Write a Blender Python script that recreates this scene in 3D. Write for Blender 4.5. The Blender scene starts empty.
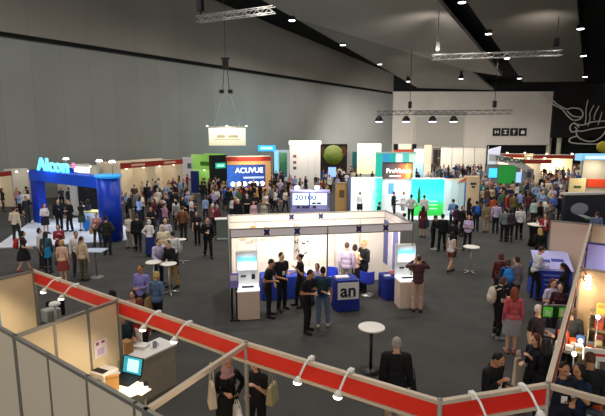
import bpy, bmesh, math, random
import numpy as np
from mathutils import Vector, Matrix
random.seed(7)
SC = bpy.context.scene
COL = SC.collection
R = math.radians
# ---------------------------------------------------------------- camera
F, CX, CY, H = 461.0, 302.5, 208.0, 5.3
PITCH = math.atan(72 / 461)
cp, sp = math.cos(PITCH), math.sin(PITCH)
cam_d = bpy.data.cameras.new('camera'); cam = bpy.data.objects.new('camera', cam_d); COL.objects.link(cam)
cam_d.sensor_width = 36; cam_d.lens = F / 605 * 36; cam_d.clip_end = 400; cam_d.clip_start = 0.05
cam.location = (0, 0, H); cam.rotation_euler = (math.pi / 2 - PITCH, 0, 0)
SC.camera = cam

def g(px, py, Z=0.0):
    """survey: point of the hall at height Z seen from the balcony at this pixel"""
    a = (px - CX) / F; b = (CY - py) / F
    t = (Z - H) / (-sp + b * cp)
    return Vector((a * t, (cp + b * sp) * t, Z))

def gy(px, py, Y):
    a = (px - CX) / F; b = (CY - py) / F
    t = Y / (cp + b * sp)
    return Vector((a * t, Y, H + (-sp + b * cp) * t))

# ---------------------------------------------------------------- materials
def lin(h):
    h = h.lstrip('#'); v = [int(h[i:i + 2], 16) / 255 for i in (0, 2, 4)]
    return tuple(c / 12.92 if c <= .04045 else ((c + .055) / 1.055) ** 2.4 for c in v)

MATS = {}
def mat(hexc, rough=.7, metal=0., noise=.12, scale=9., name=None, spec=.3):
    key = (hexc, rough, metal, noise, scale, name)
    if key in MATS: return MATS[key]
    m = bpy.data.materials.new(name or 'paint_' + hexc.strip('#')); m.use_nodes = True
    nt = m.node_tree; b = nt.nodes['Principled BSDF']
    c = lin(hexc)
    b.inputs['Roughness'].default_value = rough; b.inputs['Metallic'].default_value = metal
    b.inputs['Specular IOR Level'].default_value = spec
    if noise:
        tc = nt.nodes.new('ShaderNodeTexCoord'); nz = nt.nodes.new('ShaderNodeTexNoise')
        nz.inputs['Scale'].default_value = scale; nz.inputs['Detail'].default_value = 3
        mx = nt.nodes.new('ShaderNodeMix'); mx.data_type = 'RGBA'
        mx.inputs[6].default_value = (*[x * (1 - noise) for x in c], 1); mx.inputs[7].default_value = (*[min(1, x * (1 + noise)) for x in c], 1)
        nt.links.new(tc.outputs['Object'], nz.inputs['Vector'])
        nt.links.new(nz.outputs['Fac'], mx.inputs[0]); nt.links.new(mx.outputs[2], b.inputs['Base Color'])
    else:
        b.inputs['Base Color'].default_value = (*c, 1)
    MATS[key] = m
    return m

def emit(hexc, strength=1.0, name=None):
    key = ('e', hexc, strength)
    if key in MATS: return MATS[key]
    m = bpy.data.materials.new(name or 'glow_' + hexc.strip('#')); m.use_nodes = True
    nt = m.node_tree; b = nt.nodes['Principled BSDF']
    b.inputs['Base Color'].default_value = (*lin(hexc), 1)
    b.inputs['Emission Color'].default_value = (*lin(hexc), 1); b.inputs['Emission Strength'].default_value = strength
    b.inputs['Roughness'].default_value = .5
    MATS[key] = m
    return m

def gradient_emit(stops, axis=2, lo=0., hi=1., strength=1., name='lit_graphic', noise=0.):
    """backlit print: colour stops along one local axis (the print on the panel itself)"""
    m = bpy.data.materials.new(name); m.use_nodes = True
    nt = m.node_tree; b = nt.nodes['Principled BSDF']
    tc = nt.nodes.new('ShaderNodeTexCoord'); sx = nt.nodes.new('ShaderNodeSeparateXYZ')
    mr = nt.nodes.new('ShaderNodeMapRange'); cr = nt.nodes.new('ShaderNodeValToRGB')
    nt.links.new(tc.outputs['Object'], sx.inputs[0]); nt.links.new(sx.outputs[axis], mr.inputs[0])
    mr.inputs[1].default_value = lo; mr.inputs[2].default_value = hi
    fac = mr.outputs[0]
    if noise:
        nz = nt.nodes.new('ShaderNodeTexNoise'); nz.inputs['Scale'].default_value = 2.2; nz.inputs['Detail'].default_value = 4
        nt.links.new(tc.outputs['Object'], nz.inputs['Vector'])
        ma = nt.nodes.new('ShaderNodeMath'); ma.operation = 'MULTIPLY_ADD'; ma.inputs[1].default_value = noise; 
        sb = nt.nodes.new('ShaderNodeMath'); sb.operation = 'SUBTRACT'; sb.inputs[1].default_value = .5
        nt.links.new(nz.outputs['Fac'], sb.inputs[0]); nt.links.new(sb.outputs[0], ma.inputs[0]); nt.links.new(fac, ma.inputs[2]); fac = ma.outputs[0]
    nt.links.new(fac, cr.inputs[0])
    e = cr.color_ramp.elements
    while len(e) < len(stops): e.new(.5)
    for i, (p, h) in enumerate(stops): e[i].position = p; e[i].color = (*lin(h), 1)
    nt.links.new(cr.outputs[0], b.inputs['Base Color']); nt.links.new(cr.outputs[0], b.inputs['Emission Color'])
    b.inputs['Emission Strength'].default_value = strength; b.inputs['Roughness'].default_value = .5
    return m

# ---------------------------------------------------------------- mesh builder
class MB:
    def __init__(s): s.v = []; s.f = []; s.sm = []
    def add(s, vs, fs, smooth=False, M=None):
        o = len(s.v)
        s.v += [tuple(M @ Vector(p)) if M else tuple(p) for p in vs]
        s.f += [tuple(i + o for i in f) for f in fs]; s.sm += [smooth] * len(fs); return s
    def box(s, x0, x1, y0, y1, z0, z1, M=None):
        vs = [(x, y, z) for z in (z0, z1) for y in (y0, y1) for x in (x0, x1)]
        return s.add(vs, [(0, 2, 3, 1), (4, 5, 7, 6), (0, 1, 5, 4), (2, 6, 7, 3), (0, 4, 6, 2), (1, 3, 7, 5)], M=M)
    def tube(s, p0, p1, r0, r1=None, n=10, M=None):
        p0, p1 = Vector(p0), Vector(p1); r1 = r0 if r1 is None else r1
        d = (p1 - p0)
        if d.length < 1e-6: return s
        d.normalize(); a = d.orthogonal().normalized(); b = d.cross(a)
        vs = []
        for p, r in ((p0, r0), (p1, r1)):
            for i in range(n):
                t = 2 * math.pi * i / n; vs.append(p + (a * math.cos(t) + b * math.sin(t)) * r)
        fs = [(i, (i + 1) % n, n + (i + 1) % n, n + i) for i in range(n)] + [tuple(range(n))[::-1], tuple(range(n, 2 * n))]
        return s.add(vs, fs, True, M)
    def path(s, pts, r, n=6, M=None):
        for a, b in zip(pts, pts[1:]): s.tube(a, b, r, r, n, M); 
        return s
    def lathe(s, prof, c=(0, 0, 0), n=20, M=None, sx=1, sy=1):
        vs = []; fs = []
        for r, z in prof:
            for i in range(n):
                t = 2 * math.pi * i / n; vs.append((c[0] + r * sx * math.cos(t), c[1] + r * sy * math.sin(t), c[2] + z))
        for k in range(len(prof) - 1):
            for i in range(n): fs.append((k * n + i, k * n + (i + 1) % n, (k + 1) * n + (i + 1) % n, (k + 1) * n + i))
        fs.append(tuple(range(n))[::-1]); fs.append(tuple(range((len(prof) - 1) * n, len(prof) * n)))
        return s.add(vs, fs, True, M)
    def ell(s, c, r, n=12, M=None):
        vs = []; fs = []; m = n // 2 + 1
        prof = [(max(1e-4, math.sin(math.pi * k / m)), -math.cos(math.pi * k / m)) for k in range(m + 1)]
        for a, z in prof:
            for i in range(n):
                t = 2 * math.pi * i / n; vs.append((c[0] + r[0] * a * math.cos(t), c[1] + r[1] * a * math.sin(t), c[2] + r[2] * z))
        for k in range(m):
            for i in range(n): fs.append((k * n + i, k * n + (i + 1) % n, (k + 1) * n + (i + 1) % n, (k + 1) * n + i))
        fs.append(tuple(range(n))[::-1]); fs.append(tuple(range(m * n, (m + 1) * n)))
        return s.add(vs, fs, True, M)
    def prism(s, poly, z0, z1, M=None):
        n = len(poly)
        vs = [(x, y, z0) for x, y in poly] + [(x, y, z1) for x, y in poly]
        fs = [tuple(range(n))[::-1], tuple(range(n, 2 * n))] + [(i, (i + 1) % n, n + (i + 1) % n, n + i) for i in range(n)]
        return s.add(vs, fs, False, M)
    def slab(s, pts, thick):
        """polygon in space given thickness along its normal (away = +)"""
        pts = [Vector(p) for p in pts]; n = (pts[1] - pts[0]).cross(pts[2] - pts[0]).normalized(); k = len(pts)
        vs = pts + [p + n * thick for p in pts]
        fs = [tuple(range(k))[::-1], tuple(range(k, 2 * k))] + [(i, (i + 1) % k, k + (i + 1) % k, k + i) for i in range(k)]
        return s.add(vs, fs)
    def mesh(s, name):
        me = bpy.data.meshes.new(name); me.from_pydata(s.v, [], s.f)
        for p, q in zip(me.polygons, s.sm): p.use_smooth = q
        bm = bmesh.new(); bm.from_mesh(me); bmesh.ops.recalc_face_normals(bm, faces=bm.faces); bm.to_mesh(me); bm.free()
        me.update(); return me
    def build(s, name, m, parent=None, loc=None, rz=0., bevel=0.):
        o = bpy.data.objects.new(name, s.mesh(name)); COL.objects.link(o)
        if m: o.data.materials.append(m)
        if parent: o.parent = parent
        if loc is not None: o.location = loc
        if rz: o.rotation_euler.z = rz
        if bevel:
            b = o.modifiers.new('bevel', 'BEVEL'); b.width = bevel; b.segments = 2; b.limit_method = 'ANGLE'
        return o

def B(*a, **k): return MB().box(*a, **k)

def tag(o, label=None, cat=None, group=None, kind=None):
    if label: o['label'] = label
    if cat: o['category'] = cat
    if group: o['group'] = group
    if kind: o['kind'] = kind
    return o

def thing(name, label, cat, loc=(0, 0, 0), rz=0., group=None):
    o = bpy.data.objects.new(name, None); COL.objects.link(o); o.empty_display_size = .2
    o.location = loc; o.rotation_euler.z = rz
    return tag(o, label, cat, group)

def copy_tree(o, parent=None):
    c = o.copy(); COL.objects.link(c); c.parent = parent
    for ch in list(o.children): copy_tree(ch, c)
    return c

def struct(name, mb, m): return tag(mb.build(name, m), kind='structure')

def text_part(name, body, size, m, parent, loc, rot=(math.pi / 2, 0, 0), extrude=.006, align='CENTER', sx=1.0, bold=0.):
    c = bpy.data.curves.new(name, 'FONT'); c.body = body; c.size = size; c.extrude = extrude; c.align_x = align; c.align_y = 'CENTER'; c.offset = bold
    t = bpy.data.objects.new(name, c); COL.objects.link(t)
    dg = bpy.context.evaluated_depsgraph_get()
    me = bpy.data.meshes.new_from_object(t.evaluated_get(dg))
    bpy.data.objects.remove(t)
    o = bpy.data.objects.new(name, me); COL.objects.link(o); o.parent = parent
    o.location = loc; o.rotation_euler = rot; o.scale = (sx, 1, 1)
    me.materials.clear(); me.materials.append(m)
    return o

LAMPS = 0
def light(kind, loc, energy, color=(1, 1, 1), target=None, size=.2, angle=70, blend=.6):
    global LAMPS; LAMPS += 1
    d = bpy.data.lights.new('lamp_light', kind); d.energy = energy; d.color = color
    if kind == 'SPOT': d.spot_size = R(angle); d.spot_blend = blend; d.shadow_soft_size = size
    elif kind == 'AREA': d.size = size
    else: d.shadow_soft_size = size
    o = bpy.data.objects.new('lamp_light', d); COL.objects.link(o); o.location = loc
    if target is not None:
        o.rotation_euler = (Vector(target) - Vector(loc)).to_track_quat('-Z', 'Y').to_euler()
    return o
# ================================================================ the hall
WALLDIR = Vector((.625, .7806, 0)); WN = Vector((.7806, -.625, 0))      # along the left wall / into the hall
CORNER = Vector((16.9, 88, 0))
def wall_pt(s, z=0., off=0.): p = CORNER + WALLDIR * s + WN * off; return Vector((p.x, p.y, z))

def panel_wall_mat(name, hexc, vary, w, rough=.55):
    m = bpy.data.materials.new(name); m.use_nodes = True; nt = m.node_tree; b = nt.nodes['Principled BSDF']
    tc = nt.nodes.new('ShaderNodeTexCoord'); br = nt.nodes.new('ShaderNodeTexBrick')
    mp = nt.nodes.new('ShaderNodeMapping'); mp.inputs['Rotation'].default_value = (math.pi / 2, 0, 0)
    c = lin(hexc)
    br.offset = 0; br.inputs['Color1'].default_value = (*[x * (1 - vary) for x in c], 1); br.inputs['Color2'].default_value = (*[x * (1 + vary) for x in c], 1)
    br.inputs['Mortar'].default_value = (*[x * .8 for x in c], 1); br.inputs['Scale'].default_value = 1
    br.inputs['Mortar Size'].default_value = .02; br.inputs['Brick Width'].default_value = w; br.inputs['Row Height'].default_value = 30
    nt.links.new(tc.outputs['Object'], mp.inputs[0]); nt.links.new(mp.outputs[0], br.inputs['Vector'])
    nz = nt.nodes.new('ShaderNodeTexNoise'); nz.inputs['Scale'].default_value = .25; nz.inputs['Detail'].default_value = 3
    nt.links.new(tc.outputs['Object'], nz.inputs['Vector'])
    mx = nt.nodes.new('ShaderNodeMix'); mx.data_type = 'RGBA'; mx.blend_type = 'MULTIPLY'; mx.inputs[0].default_value = .25
    nt.links.new(br.outputs['Color'], mx.inputs[6]); nt.links.new(nz.outputs['Fac'], mx.inputs[7]); nt.links.new(mx.outputs[2], b.inputs['Base Color'])
    b.inputs['Roughness'].default_value = rough; b.inputs['Specular IOR Level'].default_value = .25
    return m

def carpet_mat():
    m = bpy.data.materials.new('carpet'); m.use_nodes = True; nt = m.node_tree; b = nt.nodes['Principled BSDF']
    tc = nt.nodes.new('ShaderNodeTexCoord')
    n1 = nt.nodes.new('ShaderNodeTexNoise'); n1.inputs['Scale'].default_value = 1.1; n1.inputs['Detail'].default_value = 5
    n2 = nt.nodes.new('ShaderNodeTexNoise'); n2.inputs['Scale'].default_value = 60
    nt.links.new(tc.outputs['Object'], n1.inputs['Vector']); nt.links.new(tc.outputs['Object'], n2.inputs['Vector'])
    ad = nt.nodes.new('ShaderNodeMath'); ad.operation = 'ADD'; nt.links.new(n1.outputs['Fac'], ad.inputs[0]); nt.links.new(n2.outputs['Fac'], ad.inputs[1])
    cr = nt.nodes.new('ShaderNodeMapRange'); cr.inputs[1].default_value = .7; cr.inputs[2].default_value = 1.3
    nt.links.new(ad.outputs[0], cr.inputs[0])
    mx = nt.nodes.new('ShaderNodeMix'); mx.data_type = 'RGBA'; mx.inputs[6].default_value = (*lin('#424140'), 1); mx.inputs[7].default_value = (*lin('#504f4d'), 1)
    nt.links.new(cr.outputs[0], mx.inputs[0]); nt.links.new(mx.outputs[2], b.inputs['Base Color'])
    b.inputs['Roughness'].default_value = .9; b.inputs['Specular IOR Level'].default_value = .15
    return m

M_BLACK = mat('#0d0d0e', .8, noise=.1, scale=.5)
M_ALU = mat('#a8a6a0', .35, .6, .05)
M_GREY_ALU = mat('#8d8a82', .45, .5, .05)
M_SILVER = mat('#c9c9c6', .3, .6, .05)
M_DARKMETAL = mat('#1c1c1e', .5, .3, .05)
M_WHITE = mat('#e9e6e0', .6, noise=.03)

fl = struct('floor', B(-75, 95, -8, 96, -.3, 0), carpet_mat())
# left wall in two tiers with a shadow gap between
def oriented(mb_box, name, m, s0, s1, z0, z1, off0, off1):
    o = tag(MB().box(0, s1 - s0, 0, off1 - off0, 0, z1 - z0).build(name, m), kind='structure')
    p = wall_pt(s0, z0, off0); o.location = p
    o.rotation_euler.z = math.atan2(WALLDIR.y, WALLDIR.x)
    return o
M_LW = panel_wall_mat('wall_cladding', '#969893', .035, 2.4)
oriented(None, 'wall_left', M_LW, -125, .3, 0, 13.0, 0, .4)
oriented(None, 'wall_left_upper', panel_wall_mat('wall_cladding_upper', '#979289', .03, 4.8), -125, .3, 13.35, 27, 0, .4)
o = tag(MB().box(-125, .3, .1, .4, 0, .35).build('trim_1', M_BLACK), kind='structure'); o.location = CORNER + Vector((0, 0, 13.0)); o.rotation_euler.z = math.atan2(WALLDIR.y, WALLDIR.x)
o = tag(MB().box(-125, .3, -.07, .1, 0, .07).build('trim_2', mat('#3a3a3a', .5)), kind='structure'); o.location = CORNER + Vector((0, 0, 12.93)); o.rotation_euler.z = math.atan2(WALLDIR.y, WALLDIR.x)
# back wall
M_BW = panel_wall_mat('back_wall_panels', '#d2cabf', .015, 3.6)
xw = gy(552, 110, 88).x
zb = gy(520, 145, 88).z
xm = gy(489, 110, 88).x
def bwbox(name, x0, x1, z0, z1, m, y0=88., y1=88.5): 
    o = tag(MB().box(0, x1 - x0, 0, y1 - y0, 0, z1 - z0).build(name, m), kind='structure'); o.location = (x0, y0, z0); return o
zt = gy(450, 91.5, 88).z
bwbox('wall_back', 16.5, xm, 0, zt, M_BW)
bwbox('wall_back_black_gap', 16.5, xw, zt, 27, M_BLACK)  # wall top made black, standing in for the dark gap past the soffits
bwbox('wall_back_bulkhead', xm, xw, zb, zt, M_BW)
bwbox('wall_back_dark', xw, 96, 5.0, 27, mat('#151313', .8, noise=.15, scale=.4), 87.2, 88.5)
bwbox('wall_back_lobby', xm - .3, 96, 0, 6, mat('#171819', .7, noise=.2, scale=.5), 91, 91.4)
bwbox('wall_right', 95.5, 96, 0, 27, mat('#4b4a48', .8), -8, 91)
# grey roller shutter, and low fire door in the back wall
a = gy(416, 117, 87.8); b_ = gy(462.5, 146, 87.8)
t = thing('roller_shutter', 'wide grey roller shutter in the pale back wall behind the long lamp truss', 'shutter', (a.x, 87.75, b_.z))
w_, h_ = b_.x - a.x, a.z - b_.z
mb = MB()
for k in range(14): mb.box(0, w_, 0, .18, h_ * k / 14, h_ * (k + .94) / 14)
mb.build('curtain', mat('#a9a49a', .5, .1), t)
MB().box(-.3, 0, -.05, .2, 0, h_ + .3).build('guide_rail', mat('#b9b4a8', .5), t); MB().box(w_, w_ + .3, -.05, .2, 0, h_ + .3).build('guide_rail', mat('#b9b4a8', .5), t)
MB().box(-.3, w_ + .3, -.3, .2, h_ + .3, h_ + 1.0).build('roller_housing', mat('#8f8b83', .5), t)
a = gy(434, 149, 87.8); b_ = gy(443, 163, 87.8)
t = thing('fire_door', 'dark brown double door at the foot of the pale back wall', 'door', (a.x, 87.9, 0))
w_, h_ = b_.x - a.x, a.z
for k in range(2): 
    d = MB().box(.05 + k * w_ / 2, w_ / 2 * (k + 1) - .03, -.06, 0, 0.02, h_ - .1).build('door_leaf', mat('#3c2d25', .5), t)
    MB().box(w_ / 2 - .2 + k * .3, w_ / 2 - .1 + k * .3, -.14, -.06, 1.0, 1.3).build('handle', M_SILVER, d)
MB().box(-.15, 0, -.1, .05, 0, h_).box(w_, w_ + .15, -.1, .05, 0, h_).box(-.15, w_ + .15, -.1, .05, h_, h_ + .15).build('door_frame', mat('#6d655b', .5), t)
# four square pictogram signs on the bulkhead
for k, (lab, n) in enumerate((('pictogram of a cup', 0), ('pictogram of a figure', 1), ('pictogram of a letter', 2), ('pictogram of an arrow', 3))):
    c = gy(496.5 + k * 8.7, 132, 87.9)
    t = thing('wall_sign', 'square black wall sign on the back wall bulkhead, %s' % ('first from the left', 'second from the left', 'third from the left', 'last before the dark mural wall')[k], 'sign', (c.x, 87.9, c.z), group='square signs on the back wall')
    MB().box(-.72, .72, -.08, .02, -.72, .72).build('sign_panel', mat('#191818', .5), t)
    mb = MB()
    if k == 0: mb.box(-.35, -.2, -.1, -.08, -.3, .3).box(.2, .35, -.1, -.08, -.3, .3).box(-.2, .2, -.1, -.08, -.05, .1)
    if k == 1: mb.box(-.35, .35, -.1, -.08, -.35, -.22).box(-.35, .35, -.1, -.08, .22, .35).box(-.1, .1, -.1, -.08, -.22, .22)
    if k == 2: mb.box(-.12, .05, -.1, -.08, -.4, .4).box(-.3, .3, -.1, -.08, .1, .22)
    if k == 3: mb.prism([(-.35, -.35), (.35, -.35), (.35, .1), (0, .4), (-.35, .1)], .08, .1, Matrix.Rotation(math.pi / 2, 4, 'X'))
    mb.build('pictogram', mat('#d8d4cc', .6), t)
# lobby columns in the dark opening
for k, px in enumerate((548.5, 558.5)):
    c = gy(px, 148, 89.5)
    tag(MB().lathe([(.42, 0), (.42, 6.5)], n=14).build('trim_%d' % (k + 3), mat('#c8c0a8', .5), None, (c.x, 89.5, 0)), kind='structure')
# ---- mural of a coffee cup in white line on the dark wall
def wallpath(pts, Y=87.05): return [gy(x, y, Y) for x, y in pts]
def bez(p, n=10):
    out = []
    P = [p[0]] + list(p) + [p[-1]]
    for i in range(1, len(P) - 2):
        for k in range(n):
            t = k / n; a, b, c, d = P[i - 1], P[i], P[i + 1], P[i + 2]
            out.append(tuple(.5 * ((2 * b[j]) + (-a[j] + c[j]) * t + (2 * a[j] - 5 * b[j] + 4 * c[j] - d[j]) * t * t + (-a[j] + 3 * b[j] - 3 * c[j] + d[j]) * t ** 3) for j in (0, 1)))
    return out + [p[-1]]
M_CHALK = mat('#c9c4b8', .8, noise=.1)
t = thing('wall_mural', 'white line drawing of a steaming cup and a spoon on the dark back wall', 'mural', gy(570, 120, 87.1))
def stroke(name, strokes, r=.12):
    mb = MB()
    for sgm in strokes: mb.path([p - t.location for p in wallpath(bez(sgm, 6))], r, 6)
    return mb.build(name, M_CHALK, t)
stroke('spoon', [[(541, 93), (549, 101), (556, 106), (562, 109), (567, 115), (573, 120), (580, 119), (583, 114), (580, 109), (572, 108), (566, 109), (557, 104), (550, 98)], [(567, 111), (573, 116), (581, 117)]])
stroke('cup', [[(576, 131), (583, 131), (592, 129), (606, 127)], [(575, 124), (583, 125), (592, 122), (606, 121)], [(576, 131), (578, 137), (586, 141), (594, 141), (601, 137), (606, 131)], [(579, 127), (574, 123), (570, 127), (572, 132), (577, 130), (575, 127)]])
stroke('saucer', [[(577, 136), (571, 138), (569, 141), (573, 143), (585, 144), (600, 144), (606, 143)]])
for _sg in ([(588, 100), (586, 110), (586, 118), (585, 124)], [(594, 105), (590, 113), (590, 119), (588, 126)], [(599, 106), (595, 114), (594, 120)], [(602, 112), (600, 119), (598, 125)]): stroke('steam_wisp', [_sg], .085)
# ================================================================ ceiling
VD = Vector((.6345, cp + .05 * sp, -sp + .05 * cp)).normalized()      # runs away down the hall, falling 5 degrees
TR = Vector((VD.y, -VD.x, 0)).normalized()
PN = VD.cross(TR).normalized()
if PN.z < 0: PN = -PN
PC = gy(480, 90, 87.0)
def ceil_pt(px, py, lift=0.):
    a = (px - CX) / F; b = (CY - py) / F
    d = Vector((a, cp + b * sp, -sp + b * cp)); o = Vector((0, 0, H))
    return o + d * ((PC + Vector((0, 0, lift)) - o).dot(PN) / d.dot(PN))
NEAR = 95
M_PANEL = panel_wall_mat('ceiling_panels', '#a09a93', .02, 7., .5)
def strip(name, left_far, right_far, m, near=NEAR, thick=.5, left_near=None):
    a, b = Vector(left_far), Vector(right_far)
    pts = [a, b, b - VD * near, (left_near or a - VD * near)]
    mb = MB(); n = PN * thick; vs = pts + [p + n for p in pts]
    mb.add(vs, [(0, 1, 2, 3), (7, 6, 5, 4), (0, 4, 5, 1), (1, 5, 6, 2), (2, 6, 7, 3), (3, 7, 4, 0)])
    return struct(name, mb, m)
A_far, Ac, Ar = ceil_pt(418, 86.5), ceil_pt(472, 72), ceil_pt(505, 79.5)
A_start = ceil_pt(296, 19)
# soffit A: a wide flat field, and a folded facet along its low edge that widens down the hall
mb = MB(); low = Vector((0, 0, -.9))
pA = [A_start, ceil_pt(472, 71.5), ceil_pt(502, 76), Ar - VD * NEAR, A_far - VD * NEAR]
vs = pA + [p + PN * .5 for p in pA]
mb.add(vs, [tuple(range(5)), tuple(range(9, 4, -1))] + [(i, (i + 1) % 5, 5 + (i + 1) % 5, 5 + i) for i in range(5)])
struct('ceiling_soffit', mb, M_PANEL)
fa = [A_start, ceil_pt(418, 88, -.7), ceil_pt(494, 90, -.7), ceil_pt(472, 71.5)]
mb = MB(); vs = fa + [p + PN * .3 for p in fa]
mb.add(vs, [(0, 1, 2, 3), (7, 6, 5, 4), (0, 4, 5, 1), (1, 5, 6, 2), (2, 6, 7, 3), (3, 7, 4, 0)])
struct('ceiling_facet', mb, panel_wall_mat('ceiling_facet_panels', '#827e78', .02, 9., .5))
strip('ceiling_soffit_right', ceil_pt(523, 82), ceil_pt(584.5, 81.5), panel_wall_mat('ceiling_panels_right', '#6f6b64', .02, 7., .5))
# dark roof over the soffits
lift = Vector((0, 0, 2.2))
c0 = PC + VD * 12 + lift
mb = MB(); pts = [c0 - TR * 62, c0 + TR * 75, c0 + TR * 75 - VD * 125, c0 - TR * 62 - VD * 125]
vs = pts + [p + Vector((0, 0, .3)) for p in pts]
mb.add(vs, [(0, 1, 2, 3), (7, 6, 5, 4), (0, 4, 5, 1), (1, 5, 6, 2), (2, 6, 7, 3), (3, 7, 4, 0)])
struct('ceiling', mb, mat('#0a0a0b', .9, noise=.1, scale=.3))
# downlights in the dark slots between the soffits
DL = [(292, 20.5, 'beside the truss stub over the left wall'), (343, 45, 'third from the back along the slot by the left wall'), (380, 64.5, 'second from the back along the slot by the left wall'), (408, 81.5, 'nearest the back wall along the slot by the left wall'),
      (461, 79, 'small in the tip of the folded soffit'),
      (462, 2.5, 'topmost in the slot between the two soffits'), (488.5, 34, 'second down in the slot between the two soffits'), (507, 58.5, 'just under the long truss between the two soffits'), (519.5, 78.5, 'nearest the back wall between the two soffits'),
      (580.5, 29, 'highest of three beyond the right soffit'), (583.5, 56, 'middle of three beyond the right soffit'), (585, 77, 'lowest of three beyond the right soffit')]
M_LAMP = emit('#f4f6ff', 9, 'downlight_glow')
def downlight(p, lab, energy, size=1.0, ang=110):
    t = thing('downlight', lab, 'ceiling light', p, group='round downlights in the ceiling slots')
    MB().lathe([(.34 * size, 0), (.36 * size, .1), (.36 * size, .5), (.2 * size, .62), (.05, 2.6)], n=18).build('housing', M_DARKMETAL, t)
    MB().lathe([(.30 * size, -.03), (.34 * size, -.01), (.34 * size, .05)], n=18).build('lens', M_LAMP, t)
    light('SPOT', p + Vector((0, 0, -.12)), energy, (1, .95, .88), p + Vector((0, 0, -10)), .3, ang, .8)
DLE = 2600
for px, py, lab in DL:
    p = ceil_pt(px, py, -1.3 if 'folded' in lab or 'nearest the back wall along' in lab else -.35)
    downlight(p, 'round white downlight, ' + lab, DLE * (1.5, 1.3, 1.2, .9, .8, 1.1, 1.1, 1.2, 2.2, 1.1, 1.2, 2.0)[DL.index((px, py, lab))], 1.0 if py < 70 else .95, 160)
# ================================================================ trusses
def truss(name, label, p0, p1, w=.4, cat='truss', motors=(0, 1), m=None, hang=6., lamps=()):
    p0, p1 = Vector(p0), Vector(p1); d = p1 - p0; L = d.length
    t = thing(name, label, cat, p0, math.atan2(d.y, d.x))
    tilt = math.asin(d.z / L)
    Mx = Matrix.Rotation(-tilt, 4, 'Y')
    m = m or M_SILVER
    mb = MB(); h = w / 2; r = w * .075
    for y, z in ((-h, -h), (h, -h), (-h, h), (h, h)):
        c = MB().tube((0, y, z), (L, y, z), r, n=8, M=Mx).build('chord', m, t)
    n = max(4, int(L / w / 1.1)); st = L / n
    for i in range(n):
        for a, b in (((-h, -h), (-h, h)), ((h, -h), (h, h)), ((-h, h), (h, h)), ((-h, -h), (h, -h))):
            q, u = (a, b) if i % 2 else (b, a)
            mb.tube((i * st, q[0], q[1]), ((i + 1) * st, u[0], u[1]), r * .6, n=5, M=Mx)
    mb.build('lacing', m, t)
    for k in motors:
        x = .04 * L + k * .92 * L
        mm = MB().box(x - .2, x + .2, -.2, .2, h + .35, h + 1.2, M=Mx).build('hoist', M_DARKMETAL, t)
        MB().tube((x, 0, h + 1.2), (x, 0, h + hang), .035, n=6).build('chain', M_DARKMETAL, mm)
        MB().tube((x, 0, h), (x, 0, h + .35), .05, n=6).build('sling', M_DARKMETAL, mm)
    return t
truss('lighting_truss', 'short silver truss stub near the top of the left wall', gy(198, 19.5, 36), gy(274, 9.5, 33.5), .42, motors=(0,), hang=2.0)
truss('lighting_truss', 'long silver truss hung high under both ceiling soffits', gy(432, 57.5, 48), gy(561, 53, 48), .48, hang=5)
truss('lighting_truss', 'long low truss carrying bell lamps in front of the back wall', gy(377, 113, 62), gy(512, 112, 62), .5, motors=(.22, .9), hang=8, m=mat('#5f5d5a', .4, .4))
M_LAMPB = emit('#e6f2ff', 5, 'bell_lamp_glow')
for px, lab in ((379, 'leftmost, beyond the end of the back truss'), (406, 'second along the back truss'), (432.5, 'third along the back truss'), (453.5, 'right one under the back truss')):
    p = gy(px, 121.5, 62)
    t = thing('bell_lamp', 'dark bell lamp glowing white, ' + lab, 'lamp', p, group='bell lamps on the back truss')
    MB().lathe([(.55, 0), (.5, .3), (.32, .6), (.12, .75)], n=18).build('shade', M_DARKMETAL, t)
    MB().lathe([(.3, -.09), (.52, -.03), (.52, .03)], n=18).build('lens', M_LAMPB, t)
    MB().tube((0, 0, .7), (0, 0, 1.02), .05, n=8).build('clamp', M_SILVER, t)
    light('SPOT', p + Vector((0, 0, -.2)), 4200, (1, .96, .92), p + Vector((1.5, 6, -4)), .3, 150)
# ---- hung sign over the left stands
pc = gy(227, 127, 42)
t = thing('hanging_sign', 'lit cream banner box hung on a bar from a chain hoist by the left wall', 'sign', pc, R(0))
hw, hh = 18 * 42 / 461, 17.0 * 42 / 461
s_ = MB().box(-hw, hw, -.12, .12, -hh - .1, -.1).build('banner', gradient_emit([(0, '#c9c3a8'), (1, '#fffbe6')], 2, -hh, 0, .75, 'cream_banner'), t)
MB().box(-hw * .55, -hw * .1, -.15, -.12, -.95, -.7).box(hw * .05, hw * .6, -.15, -.12, -.95, -.7).box(-hw * .7, hw * .7, -.15, -.12, -1.12, -1.05).build('lettering', mat('#c9c29c', .6), s_)
MB().tube((-21 * 42 / 461, 0, 0), (21 * 42 / 461, 0, 0), .06, n=8).build('bar', M_SILVER, t)
for sx_ in (-1, 0, 1):
    l = MB().lathe([(.02, .07), (.1, 0), (.09, -.07)], (sx_ * 1.75, -.12, .1), n=10).build('lamp_head', emit('#fffbe8', 1.5), t)
for sx_ in (-1, 1): MB().tube((sx_ * 1.15, 0, 0), (sx_ * .28, 0, 3.1), .035, n=6).build('bridle', M_SILVER, t)
for sx_ in (-1, 1): MB().box(sx_ * .38 - .2, sx_ * .38 + .2, -.15, .15, 2.95, 3.25).build('shackle', M_DARKMETAL, t)
for sx_ in (-1, 1): MB().tube((sx_ * .3, 0, 3.2), (sx_ * .12, 0, 5.2), .03, n=6).build('sling', M_DARKMETAL, t)
h = MB().box(-.25, .25, -.22, .22, 5.1, 5.9).build('hoist', M_DARKMETAL, t)
MB().box(-.4, .4, -.05, .05, 5.9, 6.0).build('hoist_yoke', M_DARKMETAL, h)
MB().tube((0, 0, 5.9), (0, 0, 15), .02, n=6).build('chain', M_DARKMETAL, t)
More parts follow.
